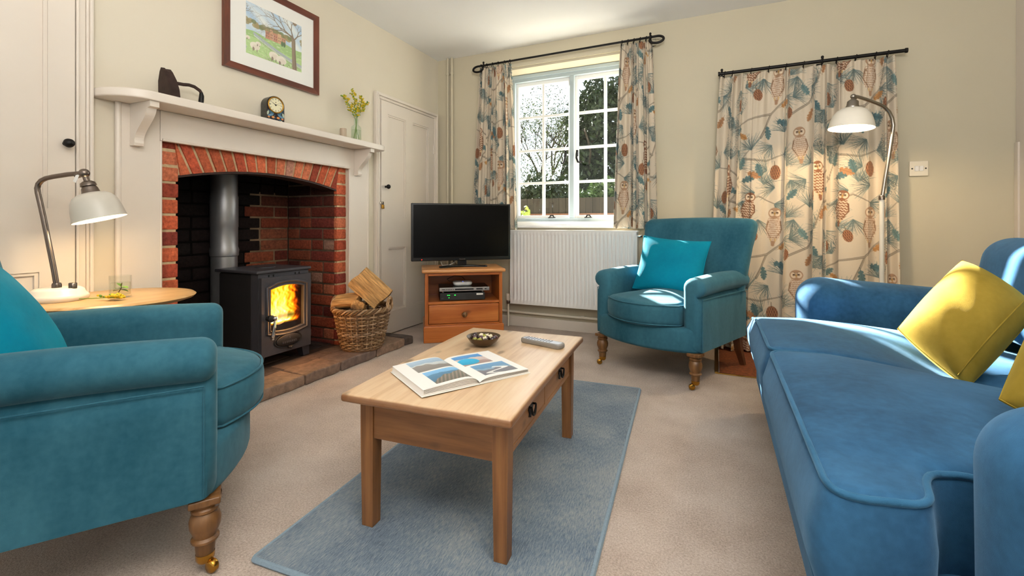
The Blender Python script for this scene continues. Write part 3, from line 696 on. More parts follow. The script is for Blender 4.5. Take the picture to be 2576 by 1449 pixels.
    for x, y, a, L in ((.5, .54, -1.5, .075), (.12, .42, -1.6, .07), (.27, .17, -1.4, .065), (.60, .12, -1.7, .06), (.4, .22, -1.3, .06)): cone(x, y, a, L)
    owl(.17, .50, .19, .12, True); owl(.50, .27, .19, -.04, False); owl(.37, .36, .17, -.15, True); owl(.02, .68, .18, .08, False)
    return cv
PRINT = make_print(); PRINT.a = PRINT.a*.84+hx('CFC1AB')*.16
def curtain(name, label, x0, x1, z0, z1, y0, xt0, xt1, full, folds, amp, seed, step, uo, parent=None):
    r = random.Random(seed); nc = int((x1-x0)*full/step); nr = int((z1-z0)/step)
    s = np.linspace(0, 1, nc); t = np.linspace(0, 1, nr)
    ph = np.zeros(nc); ks = sorted(r.uniform(0, 1) for _ in range(folds))
    warp = s+.35/folds*np.sin(2*PI*s*2.3+r.uniform(0, 6))+.25/folds*np.sin(2*PI*s*3.7+r.uniform(0, 6))
    f1 = np.sin(2*PI*folds*warp); f1 = np.sign(f1)*np.abs(f1)**.8
    f2 = np.sin(2*PI*folds*2.15*warp+1.1); f3 = np.sin(2*PI*folds*.6*s+r.uniform(0, 6)); f4 = np.sin(2*PI*folds*3.1*s)
    T, S = np.meshgrid(t, s, indexing='ij'); prog = T**.8
    top = np.exp(-T*9)
    Y = y0 - amp*((.45+.55*prog)*(.75*f1+.45*f3)[None] + .28*(1-.4*prog)*f2[None]) - .010*top*f4[None]
    Y += .006*np.sin(5*T+7*S)*prog
    X = (x0+(x1-x0)*S)*prog + (xt0+(xt1-xt0)*S)*(1-prog) + amp*.55*np.cos(2*PI*folds*warp)[None]*(.5+.5*prog)*np.clip(np.minimum(S, 1-S)*12, 0, 1)
    Z = z1-(z1-z0)*T + .004*np.sin(9*S*folds)*T
    mid = nr//2; arc = np.r_[0, np.cumsum(np.hypot(np.diff(X[mid]), np.diff(Y[mid])))]
    U = np.broadcast_to(arc[None]*.76+uo[0], T.shape); V = Z*.76+uo[1]
    col = PRINT.sample(U, V)
    hem = (np.abs(U-U.min()) < .006)[..., None]; col = np.where(hem, col*.93, col)
    o = gridmesh(name, X, Y, Z, col, M['cloth'], parent)
    o.modifiers.new('t', 'SOLIDIFY').thickness = .0015
    return tag(o, label, 'curtain')
c1 = curtain('window_curtain', 'owl and pine print curtain at the left side of the window behind the television', -1.965, -1.535, .832, 2.238, 3.51, -1.885, -1.59, 1.75, 5, .034, 3, .0026, (.1, .0))
c2 = curtain('window_curtain', 'owl and pine print curtain at the right side of the window above the radiator', -.725, -.395, .846, 2.25, 3.525, -.672, -.437, 1.9, 4, .034, 8, .0026, (.41, .16))
c3 = curtain('door_curtain', 'long owl and pine print curtain hanging to the floor behind the floor lamp', -.055, 1.015, .012, 1.908, 3.50, .022, 1.0, 1.36, 8, .042, 12, .0029, (.05, .33))
def rod(name, label, x0, x1, z0, z1, y, rings, r, kind):
    t = thing(name, label, 'curtain rail', ((x0+x1)/2, y, (z0+z1)/2))
    def L(x, dy=0, dz=0): f = (x-x0)/(x1-x0); return (x-(x0+x1)/2, dy, z0+(z1-z0)*f-(z0+z1)/2+dz)
    ob('rod', tube([L(x0), L(x1)], r, 14), M['black'], t)
    if kind == 'scroll':
        for x, s in ((x0, -1), (x1, 1)):
            P = [(L(x)[0]+s*(.05*math.sin(q)), 0, L(x)[2]-.026+.026*math.cos(q)) for q in [2*PI*.82*k/23 for k in range(24)]]
            P = [(p[0], .0-.012*(k/23), p[2]) for k, p in enumerate(P)]
            ob('scroll_finial', tube(P, [r*1.05]*20+[r, r*.9, r*.8, r*.6], 12), M['black'], t)
        bs = (x0+.05, x1-.045)
    else:
        for x, s in ((x0, -1), (x1, 1)): ob('end_cap', tube([L(x+s*.0), L(x+s*.012)], r*1.35, 14), M['black'], t)
        bs = (x0+.012, (x0+x1)/2+.09)
    for x in bs:
        ob('bracket', [tube([L(x, 0, -.012), L(x, 3.598-y, -.012)], .006, 8), rbox(.03, .004, .05, .001, c=L(x, 3.596-y, -.012)), tube([L(x, 0, -.014), L(x, 0, .022)], .007, 8), ico(.009, 10, 6, loc=L(x, 0, .026))], M['black'], t)
    for x in rings:
        ob('curtain_ring', [tube([(L(x)[0]+.004*math.cos(a), .0+(r+.007)*math.sin(a), L(x)[2]-.006+(r+.008)*math.cos(a)) for a in [2*PI*k/18 for k in range(18)]], .0026, 6, True), tube([L(x, 0, -.022), L(x, 0, -.034)], .002, 6)], M['black'], t)
    return t
rod('curtain_rod', 'black iron curtain rail with scrolled ends above the window', -1.90, -.405, 2.257, 2.268, 3.50, [-1.875, -1.82, -1.765, -1.71, -1.65, -1.60]+[-.66, -.615, -.57, -.525, -.48, -.445], .0085, 'scroll')
rod('curtain_rod', 'straight dark bronze curtain rail above the long door curtain', .021, 1.045, 1.930, 1.934, 3.50, [.05, .10, .215, .32, .42, .52, .62, .70, .80, .90, .96], .011, 'plain')
# ------------------------------------------------------------------ radiator, pipes, switch
rad = thing('radiator', 'white ribbed panel radiator under the window', 'radiator', (-1.071, 3.54, .206))
nx = 33; PX_ = []; xs = []
for i in range(nx):
    for q, d in ((.0, 0), (.28, 0), (.42, 1), (.86, 1)): xs.append((-.505+1.01*(i+q)/nx, d))
xs.append((.505, 0)); zsr = [0, .028, .04, .575, .588, .619]
V = []; F = []
X0 = [(-.526, 0)] + xs + [(.526, 0)]
for z in zsr:
    wz = 0 if z in (0, .028, .588, .619) else 1
    for x, d in X0: V.append((x, -.04+.0105*(1-d)*wz*1.0 if wz else -.04, z))
n = len(X0)
for k in range(len(zsr)-1):
    for i in range(n-1): F.append((k*n+i, k*n+i+1, (k+1)*n+i+1, (k+1)*n+i))
ob('front_panel', [(V, F)], M['white'], rad, angle=60)
ob('casing', [bx(-.526, .526, -.038, -.028, -.0, .012), bx(-.526, -.522, -.04, .04, .0, .619), bx(.522, .526, -.04, .04, 0, .619), bx(-.52, .52, .02, .035, .0, .6), bx(-.53, .53, -.042, .042, .612, .6225, .002), bx(-.5265, .5265, -.0405, -.03, 0, .006)], M['white'], rad, smooth=False)
ob('bleed_valve', lathe([(.012, 0), (.012, .03), (.008, .034), (0, .034)], 14, (.526, 0, .58), (0, PI/2, 0)), M['chrome'], rad)
ob('valve', [tube([(-.56, 0, -.20), (-.56, 0, .03)], .008, 10), tube([(-.56, 0, .02), (-.52, 0, .02)], .011, 10), lathe([(.016, 0), (.02, .01), (.02, .05), (.016, .056), (0, .056)], 20, (-.56, 0, .02))], M['pvc'], rad)
ob('valve_collar', lathe([(.013, 0), (.015, .004), (.015, .024), (.013, .028)], 16, (-.56, 0, -.01)), M['pewter'], rad)
p = ob('heating_pipe', [tube([(-2.2, 3.572, .128), (-.45, 3.572, .118)], .011, 10)]+[lathe([(.014, 0), (.014, .03)], 12, (x, 3.572, .124), (0, PI/2, 0)) for x in (-1.0, -.55)], M['pvc'])
tag(p, 'cream painted heating pipe running along the skirting under the radiator', 'pipe')
for x, lb in ((-2.262, 'cream vertical pipe in the room corner, nearest the panelled cupboard'), (-2.218, 'cream vertical pipe in the room corner, nearest the window')):
    p = ob('corner_pipe', [tube([(x, 3.575, .001), (x, 3.575, CZ-.001)], .012, 12)]+[lathe([(.016, 0), (.016, .02)], 12, (x, 3.575, z)) for z in (.9, 2.25)], M['wall_shaded']); tag(p, lb, 'pipe', 'vertical corner pipes')
sw = thing('light_switch', 'cream double light switch on the wall right of the door curtain', 'light switch', (1.1385, 3.5995, 1.2215))
ob('face_plate', rbox(.092, .012, .094, .004, c=(0, -.006, 0)), M['pvc'], sw, wn=True)
for x in (-.0115, .0115): ob('rocker', rbox(.020, .01, .032, .003, c=(x, -.013, 0), rot=(R(8), 0, 0)), M['white'], sw, wn=True)
for x in (-.033, .033): ob('screw', lathe([(.0045, 0), (.004, .002), (0, .002)], 12, (x, -.012, 0), (PI/2, 0, 0)), M['black'], sw)
dm = ob('doormat', [rbox(1.04, .64, .003, .001, c=(.535, 3.26, .0016))], plain('coir', '7A3F1C', .95, var=.35, vs=60, bs=200, bst=.9)); tag(dm, 'brown coir mat set in the floor in front of the door curtain', 'doormat')
ob('edging_strip', [bx(-.022, .0, -.32, .32, 0, .004, .001), bx(-.02, 1.04, -.338, -.322, 0, .004, .001)], M['brass'], dm, wn=True, loc=(.01, 3.26, .001))
# ------------------------------------------------------------------ armchairs
def make_armchair(label, loc, rz):
    t = thing('armchair', label, 'armchair', loc, rz, 'matching teal armchairs')
    P = [(-.333, .30), (-.333, -.27)]
    for k in range(13): x = -.31+.62*k/12; P.append((x, -.305-.085*(1-(x/.31)**2)))
    P += [(.333, -.27), (.333, .30)]
    for k in range(7): x = .28-.56*k/6; P.append((x, .33+.02*(1-(x/.28)**2)))
    ob('seat_frame', slab(resample(P, 150), .190, .325, .022, 0, 4, 4, cen=(0, 0)), M['teal'], t, angle=70)
    P = []
    for k in range(17): x = -.232+.464*k/16; P.append((x, -.325-.105*(1-(abs(x)/.232)**2.2)))
    P += [(.232, .2), (-.232, .2)]
    cu = ob('seat_cushion', slab(resample(P, 160), .315, .452, .045, .035, 8, 6, cen=(0, -.08), f=lambda x, y, z: (x, y, z+.004*math.sin(14*x+3)*math.sin(11*y) if z > .44 else z)), M['teal'], t, angle=80)
    Q = [tuple(p) for p in resample(P, 90)]
    ob('piping', [tube([(x*.985, -.08+(y+.08)*.985, .437) for x, y in Q], .0035, 6, True), tube([(x*.985, -.08+(y+.08)*.985, .332) for x, y in Q], .0035, 6, True)], M['teal'], cu)
    def arm(s):
        secs = []; cy = []
        for k in range(7): a = PI/2*k/6; cy.append((-.31+.03*(1-math.sin(a)), .03*(1-math.cos(a))*1.0))
        ys = [(-.31+.034*(1-math.cos(PI/2*k/6)), .034*(1-math.sin(PI/2*k/6))) for k in range(7)] + [(y, 0) for y in np.linspace(-.25, .30, 16)]
        for y, e in ys:
            u = (y+.31)/.6; zc = .535+.012*math.sin(PI*u*.9)-.0*u; Rr = .058-e; xc = .292; p = []
            xi, xo = .236+e, .336-e
            p += [(xi, .20+e), (xi, .36), (xi, zc-.02)]
            for q in range(13):
                a = R(180-250*q/12); p.append((xc+Rr*math.cos(a)*(1.0 if a > PI/2 else 1.12), zc+Rr*math.sin(a)*.95))
            p += [(xo, zc-.075), (xo, .42), (xo, .30), (xo, .20+e)]
            secs.append([(s*x, y, z) for x, z in (p if s > 0 else p[::-1])])
        secs = secs[::-1]
        o = ob('armrest', loft(secs), M['teal'], t, angle=75)
        ob('seam', [tube([(s*.337, y, .205+.0*y) for y in (-.282, -.283)]+[(s*.338, -.284, z) for z in (.25, .35, .48)], .0022, 6), tube([(s*(.342+.004*math.sin(3*y)), y, .480) for y in np.linspace(-.285, .3, 9)], .0022, 6)], M['teal'], o)
    arm(1); arm(-1)
    def bend(x, y, z):
        u = (z+.36)/.72; u = max(0, u)
        w = .325+.055*u**1.2
        xx = x/.325*w; yy = y + .165*u + .03*u*u - .02*(1-(x/.325)**2)*-1*(0) + .045*(x/.325)**2*-1*u*.6
        zz = z - (.012*(x/.325)**2 if z > 0 else 0)
        if z > .2 and y > 0: yy += .02*math.sin(PI*min(1, (z-.2)/.16))
        return (xx, yy, zz)
    ob('backrest', rbox(.65, .115, .72, .05, 5, 10, c=(0, .192, .562), f=bend), M['teal'], t, angle=80)
    for s in (-1, 1):
        lg = ob('leg', [lathe([(.036, .194), (.036, .180), (.031, .176), (.027, .170), (.031, .166), (.031, .160), (.026, .155), (.031, .148), (.035, .135), (.034, .118), (.026, .098), (.025, .094), (.031, .089), (.031, .084), (.023, .079), (.021, .055), (.0175, .043), (0, .043)][::-1], 28, (s*.30, -.285, 0)), bx(s*.30-.034, s*.30+.034, -.319, -.251, .178, .196, .004)], M['legwood'], t, angle=35)
        ob('castor', [lathe([(.0, .026), (.016, .028), (.021, .036), (.021, .05), (.0205, .05)], 20, (s*.30, -.285, 0)), lathe([(0, -.009), (.013, -.009), (.016, -.006), (.016, .006), (.013, .009), (0, .009)], 22, (s*.30-.012, -.300, .0165), (R(90), 0, R(40))), tube([(s*.30, -.285, .034), (s*.30-.006, -.294, .032), (s*.30-.012, -.300, .018)], .006, 8)], M['brass'], lg)
    for s in (-1, 1):
        sec = [[(s*.285+dx, .29+dy, .2) for dx, dy in ((-.022, -.022), (.022, -.022), (.022, .022), (-.022, .022))], [(s*.29+dx, .31+dy, .1) for dx, dy in ((-.019, -.019), (.019, -.019), (.019, .019), (-.019, .019))], [(s*.30+dx, .345+dy, .0035) for dx, dy in ((-.014, -.014), (.014, -.014), (.014, .014), (-.014, .014))]]
        ob('leg', loft(sec), M['darkleg'], t, smooth=False)
    return t
RZ2 = R(-23.5); RZ1 = R(145.5)
ch2 = make_armchair('teal armchair beside the radiator, in front of the window curtain', (-.264, 2.972, 0), RZ2)
ch1 = dup(ch2, (-1.590, .664, 0), RZ1, 'teal armchair in the near left foreground, beside the table lamp')
def cushion(name, label, w, h, t, mat, loc, rot, seam=None, pinch=.07):
    o = thing(name, label, 'cushion', loc); o.rotation_euler = rot
    c = ob('cover', pillow(w, h, t, 30, pinch), mat, o, angle=180, recalc=False)
    ob('seam', pillow_edge(w, h, .003, pinch), mat, o)
    if seam:
        S = []
        for k in range(25):
            u = math.sin((2*k/24-1)*PI/2)*.98; v = seam; e = ((1-abs(u)**2.4)*(1-abs(v)**2.4))**.55
            S.append((w/2*u*(1-pinch*(1-v*v)), h/2*v*(1-pinch*(1-u*u)), t/2*e*(1+.05*math.sin(5*u+3*v)*(1-u*u))+.001))
        ob('piped_line', tube(S, .0022, 6), mat, o)
    return o
cushion('scatter_cushion', 'turquoise square cushion on the armchair by the radiator', .42, .36, .13, M['turq'], (-.262, 2.99, .62), (R(68), R(4), R(-13)))
cushion('scatter_cushion', 'turquoise square cushion on the armchair in the near left foreground', .42, .42, .14, M['turq'], (-1.665, .53, .60), (R(64), R(0), R(150)))
# ------------------------------------------------------------------ sofa
sofa = thing('sofa', 'blue velvet two seater sofa with piped seat cushions on the right', 'sofa', (.65, 1.62, 0))
def so(name, v, par=None, m=M['blue'], **k):
    o = ob(name, v, m, par or sofa, **k)
    if not par: o.matrix_parent_inverse = Matrix.Translation((-.65, -1.62, 0))
    return o
so('base', [rbox(.93, 1.68, .20, .035, 4, 6, c=(.675, 1.62, .225))], angle=80)
so('front_rail', [rbox(.09, 1.66, .22, .04, 5, 8, c=(.215, 1.62, .225))], angle=80)
def sarm(s):
    def f(x, y, z):
        zz = z - (.045*(x+.38)/.76 if z > 0 else 0); b = .02*math.sin(PI*min(1, max(0, (z+.27)/.5)))
        return (x, y*(1+.18*max(0, min(1, (z+.05)/.28))), zz)
    yc = 2.42 if s > 0 else .818
    return so('armrest', rbox(.80, .215, .52, .104, 9, 8, c=(.728, yc, .385), f=f), angle=90)
sarm(1)
na = sarm(-1)
so('backrest', rbox(.26, 1.80, .60, .11, 7, 10, c=(1.15, 1.62, .58), f=lambda x, y, z: (x+.12*(z+.3)/.6 + .03*(y/.9)**2*0, y, z-.03*(y/.9)**4*(1 if z > 0 else 0))), angle=90)
def seat(y0, y1, ear_near, ear_far, droop):
    xf, xb, xe = .150, .98, .300; P = []
    if ear_near: P += [(xb, y0+.0), (xe+.03, y0), (xe, y0-.03), (xe-.02, y0-.125), (xf+.02, y0-.15), (xf, y0-.13)]
    else: P += [(xb, y0), (xf+.015, y0), (xf, y0+.02)]
    if ear_far: P += [(xf, y1+.12), (xf+.02, y1+.14), (xe-.02, y1+.12), (xe, y1+.03), (xe+.03, y1), (xb, y1)]
    else: P += [(xf, y1-.02), (xf+.015, y1), (xb, y1)]
    Q = resample(P, 220); Q = [tuple(q) for q in np.array([np.mean([Q[(i+k) % 220] for k in range(-2, 3)], axis=0) for i in range(220)])]
    Q = Q[::-1]; cen = (.45 if True else 0, (y0+y1)/2)
    cen = (.235, (y0+y1)/2)
    def f(x, y, z):
        d = 0
        if droop:
            q = max(0, min(1, (y-1.95)/.5)); d = .055*q*q*(1 if z > .42 else .3)
        w = math.sin(PI*max(0, min(1, (x-xf)/(xb-xf))))**.7*math.sin(PI*max(0, min(1, (y-y0)/(y1-y0))))**.6
        z2 = z + (.035*w if z > .47 else 0) - (.05*max(0, (x-.3)/.6) + .07*math.exp(-((x-.68)**2+(y-1.76)**2)/.03) if z > .3 else 0)
        return (x - .018*math.sin(PI*max(0, min(1, (z-.28)/.21))) * (1 if x < .25 else 0), y, z2-d)
    # non-star outline: build from a triangulated ring stack
    O = np.array(Q); m = len(O)
    nrm = np.roll(O, -1, 0)-np.roll(O, 1, 0); nrm = np.stack([nrm[:, 1], -nrm[:, 0]], 1); nrm /= np.linalg.norm(nrm, axis=1, keepdims=True)
    if sum(O[i, 0]*O[(i+1) % m, 1]-O[(i+1) % m, 0]*O[i, 1] for i in range(m)) < 0: O = O[::-1]; nrm = np.roll(O, -1, 0)-np.roll(O, 1, 0); nrm = np.stack([nrm[:, 1], -nrm[:, 0]], 1); nrm /= np.linalg.norm(nrm, axis=1, keepdims=True)
    r = .022; secs = []
    prof = [(-r, .49)] + [(-r+r*math.sin(PI/2*k/4), .49-r+r*math.cos(PI/2*k/4)) for k in range(1, 5)] + [(.006, .41), (.004, .36)] + [(-r+r*math.cos(PI/2*k/4), .30+r-r*math.sin(PI/2*k/4)) for k in range(1, 5)]
    V = []; F = []
    for e, z in prof:
        P2 = O + nrm*e; V += [f(x, y, z) for x, y in P2]
    for k in range(len(prof)-1):
        for i in range(m): j = (i+1) % m; F.append((k*m+i, (k+1)*m+i, (k+1)*m+j, k*m+j))
    # top as a fine grid clipped to the outline, via bmesh triangle fill + subdivide
    import bmesh
    from mathutils.geometry import delaunay_2d_cdt
    In = O - nrm*r; pts = [Vector(p) for p in In]
    def inside(px, py):
        c = False
        for i in range(m):
            x1, y1_, x2, y2 = In[i][0], In[i][1], In[i-1][0], In[i-1][1]
            if (y1_ > py) != (y2 > py) and px < (x2-x1)*(py-y1_)/(y2-y1_)+x1: c = not c
        return c
    for gx in np.arange(xf+.03, xb-.01, .03):
        for gy in np.arange(y0-.16, y1+.16, .03):
            if inside(gx, gy) and np.min(np.hypot(In[:, 0]-gx, In[:, 1]-gy)) > .013: pts.append(Vector((gx, gy)))
    res = delaunay_2d_cdt(pts, [(i, (i+1) % m) for i in range(m)], [list(range(m))], 1, 1e-5)
    b0 = len(V); V += [f(p.x, p.y, .49) for p in res[0]]; F += [tuple(b0+i for i in t) for t in res[2]]
    me_bot = len(V); V.append((cen[0], cen[1], .30))
    c = so('seat_cushion', [(V, F)], angle=180)
    bm = bmesh.new(); bm.from_mesh(c.data); bmesh.ops.remove_doubles(bm, verts=bm.verts, dist=1e-5); bmesh.ops.recalc_face_normals(bm, faces=bm.faces); bm.to_mesh(c.data); bm.free()
    PP = O; nn = nrm
    pp = [f(x, y, .483) for x, y in (PP - nn*.004)]
    o = so('piping', [tube(pp, .0056, 10, True), tube([f(x, y, .306) for x, y in (PP - nn*.004)], .0052, 10, True)], par=c, m=M['pipe'], angle=180)
    return c
seat(.945, 1.625, True, False, False)
seat(1.625, 2.30, False, True, True)
so('back_cushion', rbox(.20, .68, .36, .09, 6, 6, c=(.97, 1.28, .65), rot=(0, R(10), 0)), angle=90)
so('back_cushion', rbox(.20, .68, .36, .09, 6, 6, c=(.97, 1.965, .65), rot=(0, R(10), 0)), angle=90)
for x in (.26, 1.1):
    for y in (.85, 2.39): so('leg', lathe([(.02, .001), (.024, .02), (.03, .09), (.032, .14)], 20, (x, y, 0)), m=M['legwood'])
def corner_cushion(label, T, L, B, th, seam=None):
    T, L, B = Vector(T), Vector(L), Vector(B); c = (T+B)/2; a, b = T-L, B-L; n = a.cross(b).normalized()
    fl = n.x > 0
    if fl: n = -n
    o = thing('scatter_cushion', label, 'cushion', c); mp = lambda V: [tuple(a*x+b*y+n*z) for x, y, z in V]
    V, F = pillow(1, 1, th, 34, -.035); k = ob('cover', [(mp(V), [q[::-1] for q in F] if fl else F)], M['yellow'], o, angle=180, recalc=False)
    V, F = pillow_edge(1, 1, .006, -.035); V = [(x, y, z*.5) for x, y, z in V]; ob('seam', [(mp(V), F)], M['yellow'], o)
    if seam:
        S = []
        for q in range(25):
            u = math.sin((2*q/24-1)*PI/2)*.97; v = seam; e = ((1-abs(u)**2.4)*(1-abs(v)**2.4))**.55
            S.append((.5*u*(1+.035*(1-v*v)), .5*v*(1+.035*(1-u*u)), th/2*e*(1+.05*math.sin(5*u+3*v)*(1-u*u))+.001))
        ob('piped_line', tube(mp(S), .002, 6), M['yellow'], o)
    return o
corner_cushion('yellow velvet cushion leaning in the far corner of the blue sofa', (.739, 1.979, .759), (.534, 1.853, .540), (.656, 1.722, .411), .22, seam=.72)
corner_cushion('yellow velvet cushion on the near half of the blue sofa, cut by the photo edge', (.64, 1.30, .79), (.47, 1.12, .56), (.62, .98, .50), .16)
# ------------------------------------------------------------------ rug and coffee table
TC = (-.735, 1.409); TR = R(4)
def rugmat():
    m, nt, b = newmat('blue_rug'); f = mathn(nt, 'ADD', mathn(nt, 'MULTIPLY', noise(nt, coords(nt, (130, 20, 1)), 2.2, 4, .7), .6), mathn(nt, 'MULTIPLY', noise(nt, coords(nt), 3.5, 4, .55), .4))
    nt.links.new(ramp(nt, f, [(.34, '46566A'), (.47, '6C7D8C'), (.57, '8C959A'), (.69, 'A7A8A4')]), b.inputs['Base Color'])
    b.inputs['Roughness'].default_value = .9; b.inputs['Specular IOR Level'].default_value = .1; b.inputs['Sheen Weight'].default_value = .2
    bump(nt, b, noise(nt, coords(nt, (250, 90, 1)), 2, 3), .8, .006); return m
rw, rl = .838, 1.61; rc = (-.735, 1.63)
rug = ob('rug', rbox(rw, rl, .012, .005, 2, 1, c=(0, 0, .006)), rugmat(), loc=(rc[0], rc[1], .0005), rot=(0, 0, R(3.7))); tag(rug, 'heathered blue grey rug under the pine coffee table', 'rug')
ob('rug_binding', tube([(x, y, .006) for x, y in rrect(rw, rl, .01)], .0075, 6, True), plain('rug_edge', '8093A0', .9, var=.1, vs=200), rug)
tb = thing('coffee_table', 'stripped pine coffee table with two side drawers standing on the blue rug', 'coffee table', (TC[0], TC[1], .0135), TR)
zt = .3965
TOPX, TOPY = .256, .434
def topf(x, y, z): return (x, y, z - .003*(y/.43)**2*(1 if x < 0 else 1.4) + .0012*math.sin(9*x))
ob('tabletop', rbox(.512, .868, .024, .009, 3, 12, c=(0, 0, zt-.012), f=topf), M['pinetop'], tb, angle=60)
lx, ly, ls = .205, .362, .042
for sx in (-1, 1):
    for sy in (-1, 1):
        ob('leg', loft([[(sx*lx+dx*ls*.43, sy*ly+dy*ls*.43, 0) for dx, dy in ((-1, -1), (1, -1), (1, 1), (-1, 1))], [(sx*lx+dx*ls*.5, sy*ly+dy*ls*.5, .27) for dx, dy in ((-1, -1), (1, -1), (1, 1), (-1, 1))], [(sx*lx+dx*ls*.5, sy*ly+dy*ls*.5, zt-.0245) for dx, dy in ((-1, -1), (1, -1), (1, 1), (-1, 1))]]), M['pinez'], tb, smooth=False)
az0, az1 = zt-.142, zt-.0245
for sy in (-1, 1): ob('end_apron', bx(-lx+ls/2, lx-ls/2, sy*(ly+.008)-.009, sy*(ly+.008)+.009, az0, az1, .002), M['pinex'], tb, wn=True)
ob('side_apron', bx(-lx-.015, -lx+.005, -ly+ls/2, ly-ls/2, az0, az1, .002), M['pine'], tb, wn=True)
ob('side_apron', [bx(lx-.012, lx+.012, -ly+ls/2, ly-ls/2, az0, az0+.016, .002), bx(lx-.012, lx+.012, -ly+ls/2, ly-ls/2, az1-.008, az1, .002), bx(lx-.012, lx+.012, -.012, .012, az0+.016, az1-.008), bx(lx-.02, lx-.01, -ly+ls/2, ly-ls/2, az0, az1)], M['pine'], tb, smooth=False)
def pull():
    pl = [(-.022, .0), (-.014, .010), (-.018, .022), (-.008, .028), (0, .036), (.008, .028), (.018, .022), (.014, .010), (.022, 0), (.012, -.012), (.016, -.022), (.006, -.02), (0, -.028), (-.006, -.02), (-.016, -.022), (-.012, -.012)]
    return prism(pl, 0, .003, 'x')
for sy in (-1, 1):
    y0, y1 = (.014, ly-ls/2-.002) if sy > 0 else (-ly+ls/2+.002, -.014)
    d = ob('drawer', bx(lx-.009, lx+.0115, y0, y1, az0+.018, az1-.010, .002), M['pine'], tb, wn=True)
    yc = (y0+y1)/2+.01; zc = (az0+az1)/2+.004; xx = lx+.0115
    bp = tx(pull(), (xx, yc, zc)); a = [tube([(xx+.003, yc+s_*.017, zc+.008), (xx+.013, yc+s_*.017, zc+.008)], .0032, 8) for s_ in (-1, 1)]
    hd = tube([(xx+.012, yc+.019*math.cos(q), zc+.008+.026*math.sin(q)*1.0) if True else 0 for q in [PI+PI*k/16 for k in range(17)]], [.0026+.0014*math.sin(PI*k/16) for k in range(17)], 10)
    ob('drawer_pull', [bp]+a+[hd], M['black'], d)
def on_table(x, y, z=0): c, s = math.cos(TR), math.sin(TR); return (TC[0]+x*c-y*s, TC[1]+x*s+y*c, z)
ZT = .0135+zt
# open magazine
mg = thing('magazine', 'open magazine with four coastal photographs lying on the coffee table', 'magazine', (-.737, 1.237, ZT+.001), R(58))
def page_z(d, t, f): return t*(1-np.exp(-d/.016))*(1-f*d/.18)+.004
def page_paint(flip):
    cv = Canvas(.18, .25, 1200, hx('F1EFEB'))
    H_, W_ = cv.H, cv.W; yy, xx = np.mgrid[0:H_, 0:W_]/1200.
    def photo(x0, x1, y0, y1, kind):
        m = (xx > x0) & (xx < x1) & (yy > y0) & (yy < y1); u = (xx-x0)/(x1-x0); v = (yy-y0)/(y1-y0)
        wob = .06*np.sin(9*u+2)+.03*np.sin(23*u+1)
        sea, sky, sand, rock = hx('3F86B4'), hx('8FB8D6'), hx('C9B9A4'), hx('7A7468')
        if kind == 0: c = np.where((v > .62+wob*.5)[..., None], hx('8DA3B5'), np.where((v > .3+wob+.3*u)[..., None], hx('B9BFC0'), hx('8A8580')))
        elif kind == 1: c = np.where((v > .72+wob*.4)[..., None], hx('6E9FC4'), np.where((v+.55*u > .78+wob)[..., None], hx('4F7794'), np.where((np.sin(60*(u+v*.4)) > .2)[..., None], hx('8E7F74'), hx('6A6A5E'))))
        elif kind == 2: c = np.where((v > .68+wob*.4)[..., None], hx('4A80B4'), np.where((((u-.3)/.36)**2+((v-.35)/.3)**2 < 1)[..., None], hx('2FA3CF'), np.where((v < .3+wob)[..., None], hx('A98F88'), hx('C4B5AE'))))
        else: c = np.where((v > .6+wob)[..., None], hx('5B84A6'), np.where((np.abs(u-.5+.3*np.sin(11*v)) < .1)[..., None], hx('E7E6E2'), np.where((v < .45+wob)[..., None], hx('75747A'), hx('7F9BAE'))))
        gn = .5*np.sin(xx*900+7*np.sin(yy*420))*np.sin(yy*760+5*np.sin(xx*310))+.5*np.sin(xx*2100+yy*1700)*np.sin(yy*2300-xx*900); c = np.clip(c*(1+.10*gn[..., None])*(.86+.25*v[..., None])+.05, 0, 1)
        cv.a[m] = c[m]
    if flip == 0: photo(.012, .135, .135, .243, 0); photo(.012, .128, .018, .125, 1)
    else: photo(.02, .125, .130, .235, 2); photo(.03, .15, .02, .118, 3)
    for k in range(5 if flip else 4): cv.line((.145 if not flip else .135, .03+.006*k), (.168, .03+.006*k), .0012, hx('B9B6B0')) if False else None
    return cv
for flip, t, f in ((0, .023, .45), (1, .012, .35)):
    d, yv = np.meshgrid(np.linspace(0.0008, .176, 120), np.linspace(-.125, .125, 160)); z = page_z(d, t, f)+.0012
    cv = page_paint(flip); col = cv.sample(np.clip(d, 0, .1795), np.clip(yv+.125, 0, .2495))
    sgn = -1 if flip == 0 else 1
    X = sgn*d
    if sgn < 0: X, yv, z, col = X[:, ::-1], yv[:, ::-1], z[:, ::-1], col[:, ::-1]
    gridmesh('page', X, yv, z, col, M['print'], mg)
    dd = np.linspace(.0008, .174, 24); P = [(sgn*x, page_z(x, t, f)) for x in dd]+[(sgn*(.178), .001), (sgn*.0008, .001)]
    P2 = [(sgn*x, float(page_z(x, t*(q), f))) for q in (1,) for x in dd]
    ob('page_block', prism(P2+[(sgn*.1775, .0012), (sgn*.0008, .0012)], -.1235, .1235, 'y'), M['paper'], mg, smooth=False)
    lay = [tube([(sgn*x, -.1238, float(page_z(x, t*q, f))) for x in dd], .0006, 4) for q in (.25, .45, .65, .85)]
    ob('page_edges', lay, plain('page_shadow', '8C8780', .9), mg)
ob('magazine_cover', [bx(-.181, -.0005, -.127, .127, 0, .001), bx(.0005, .181, -.127, .127, 0, .001)], M['paper'], mg, smooth=False)
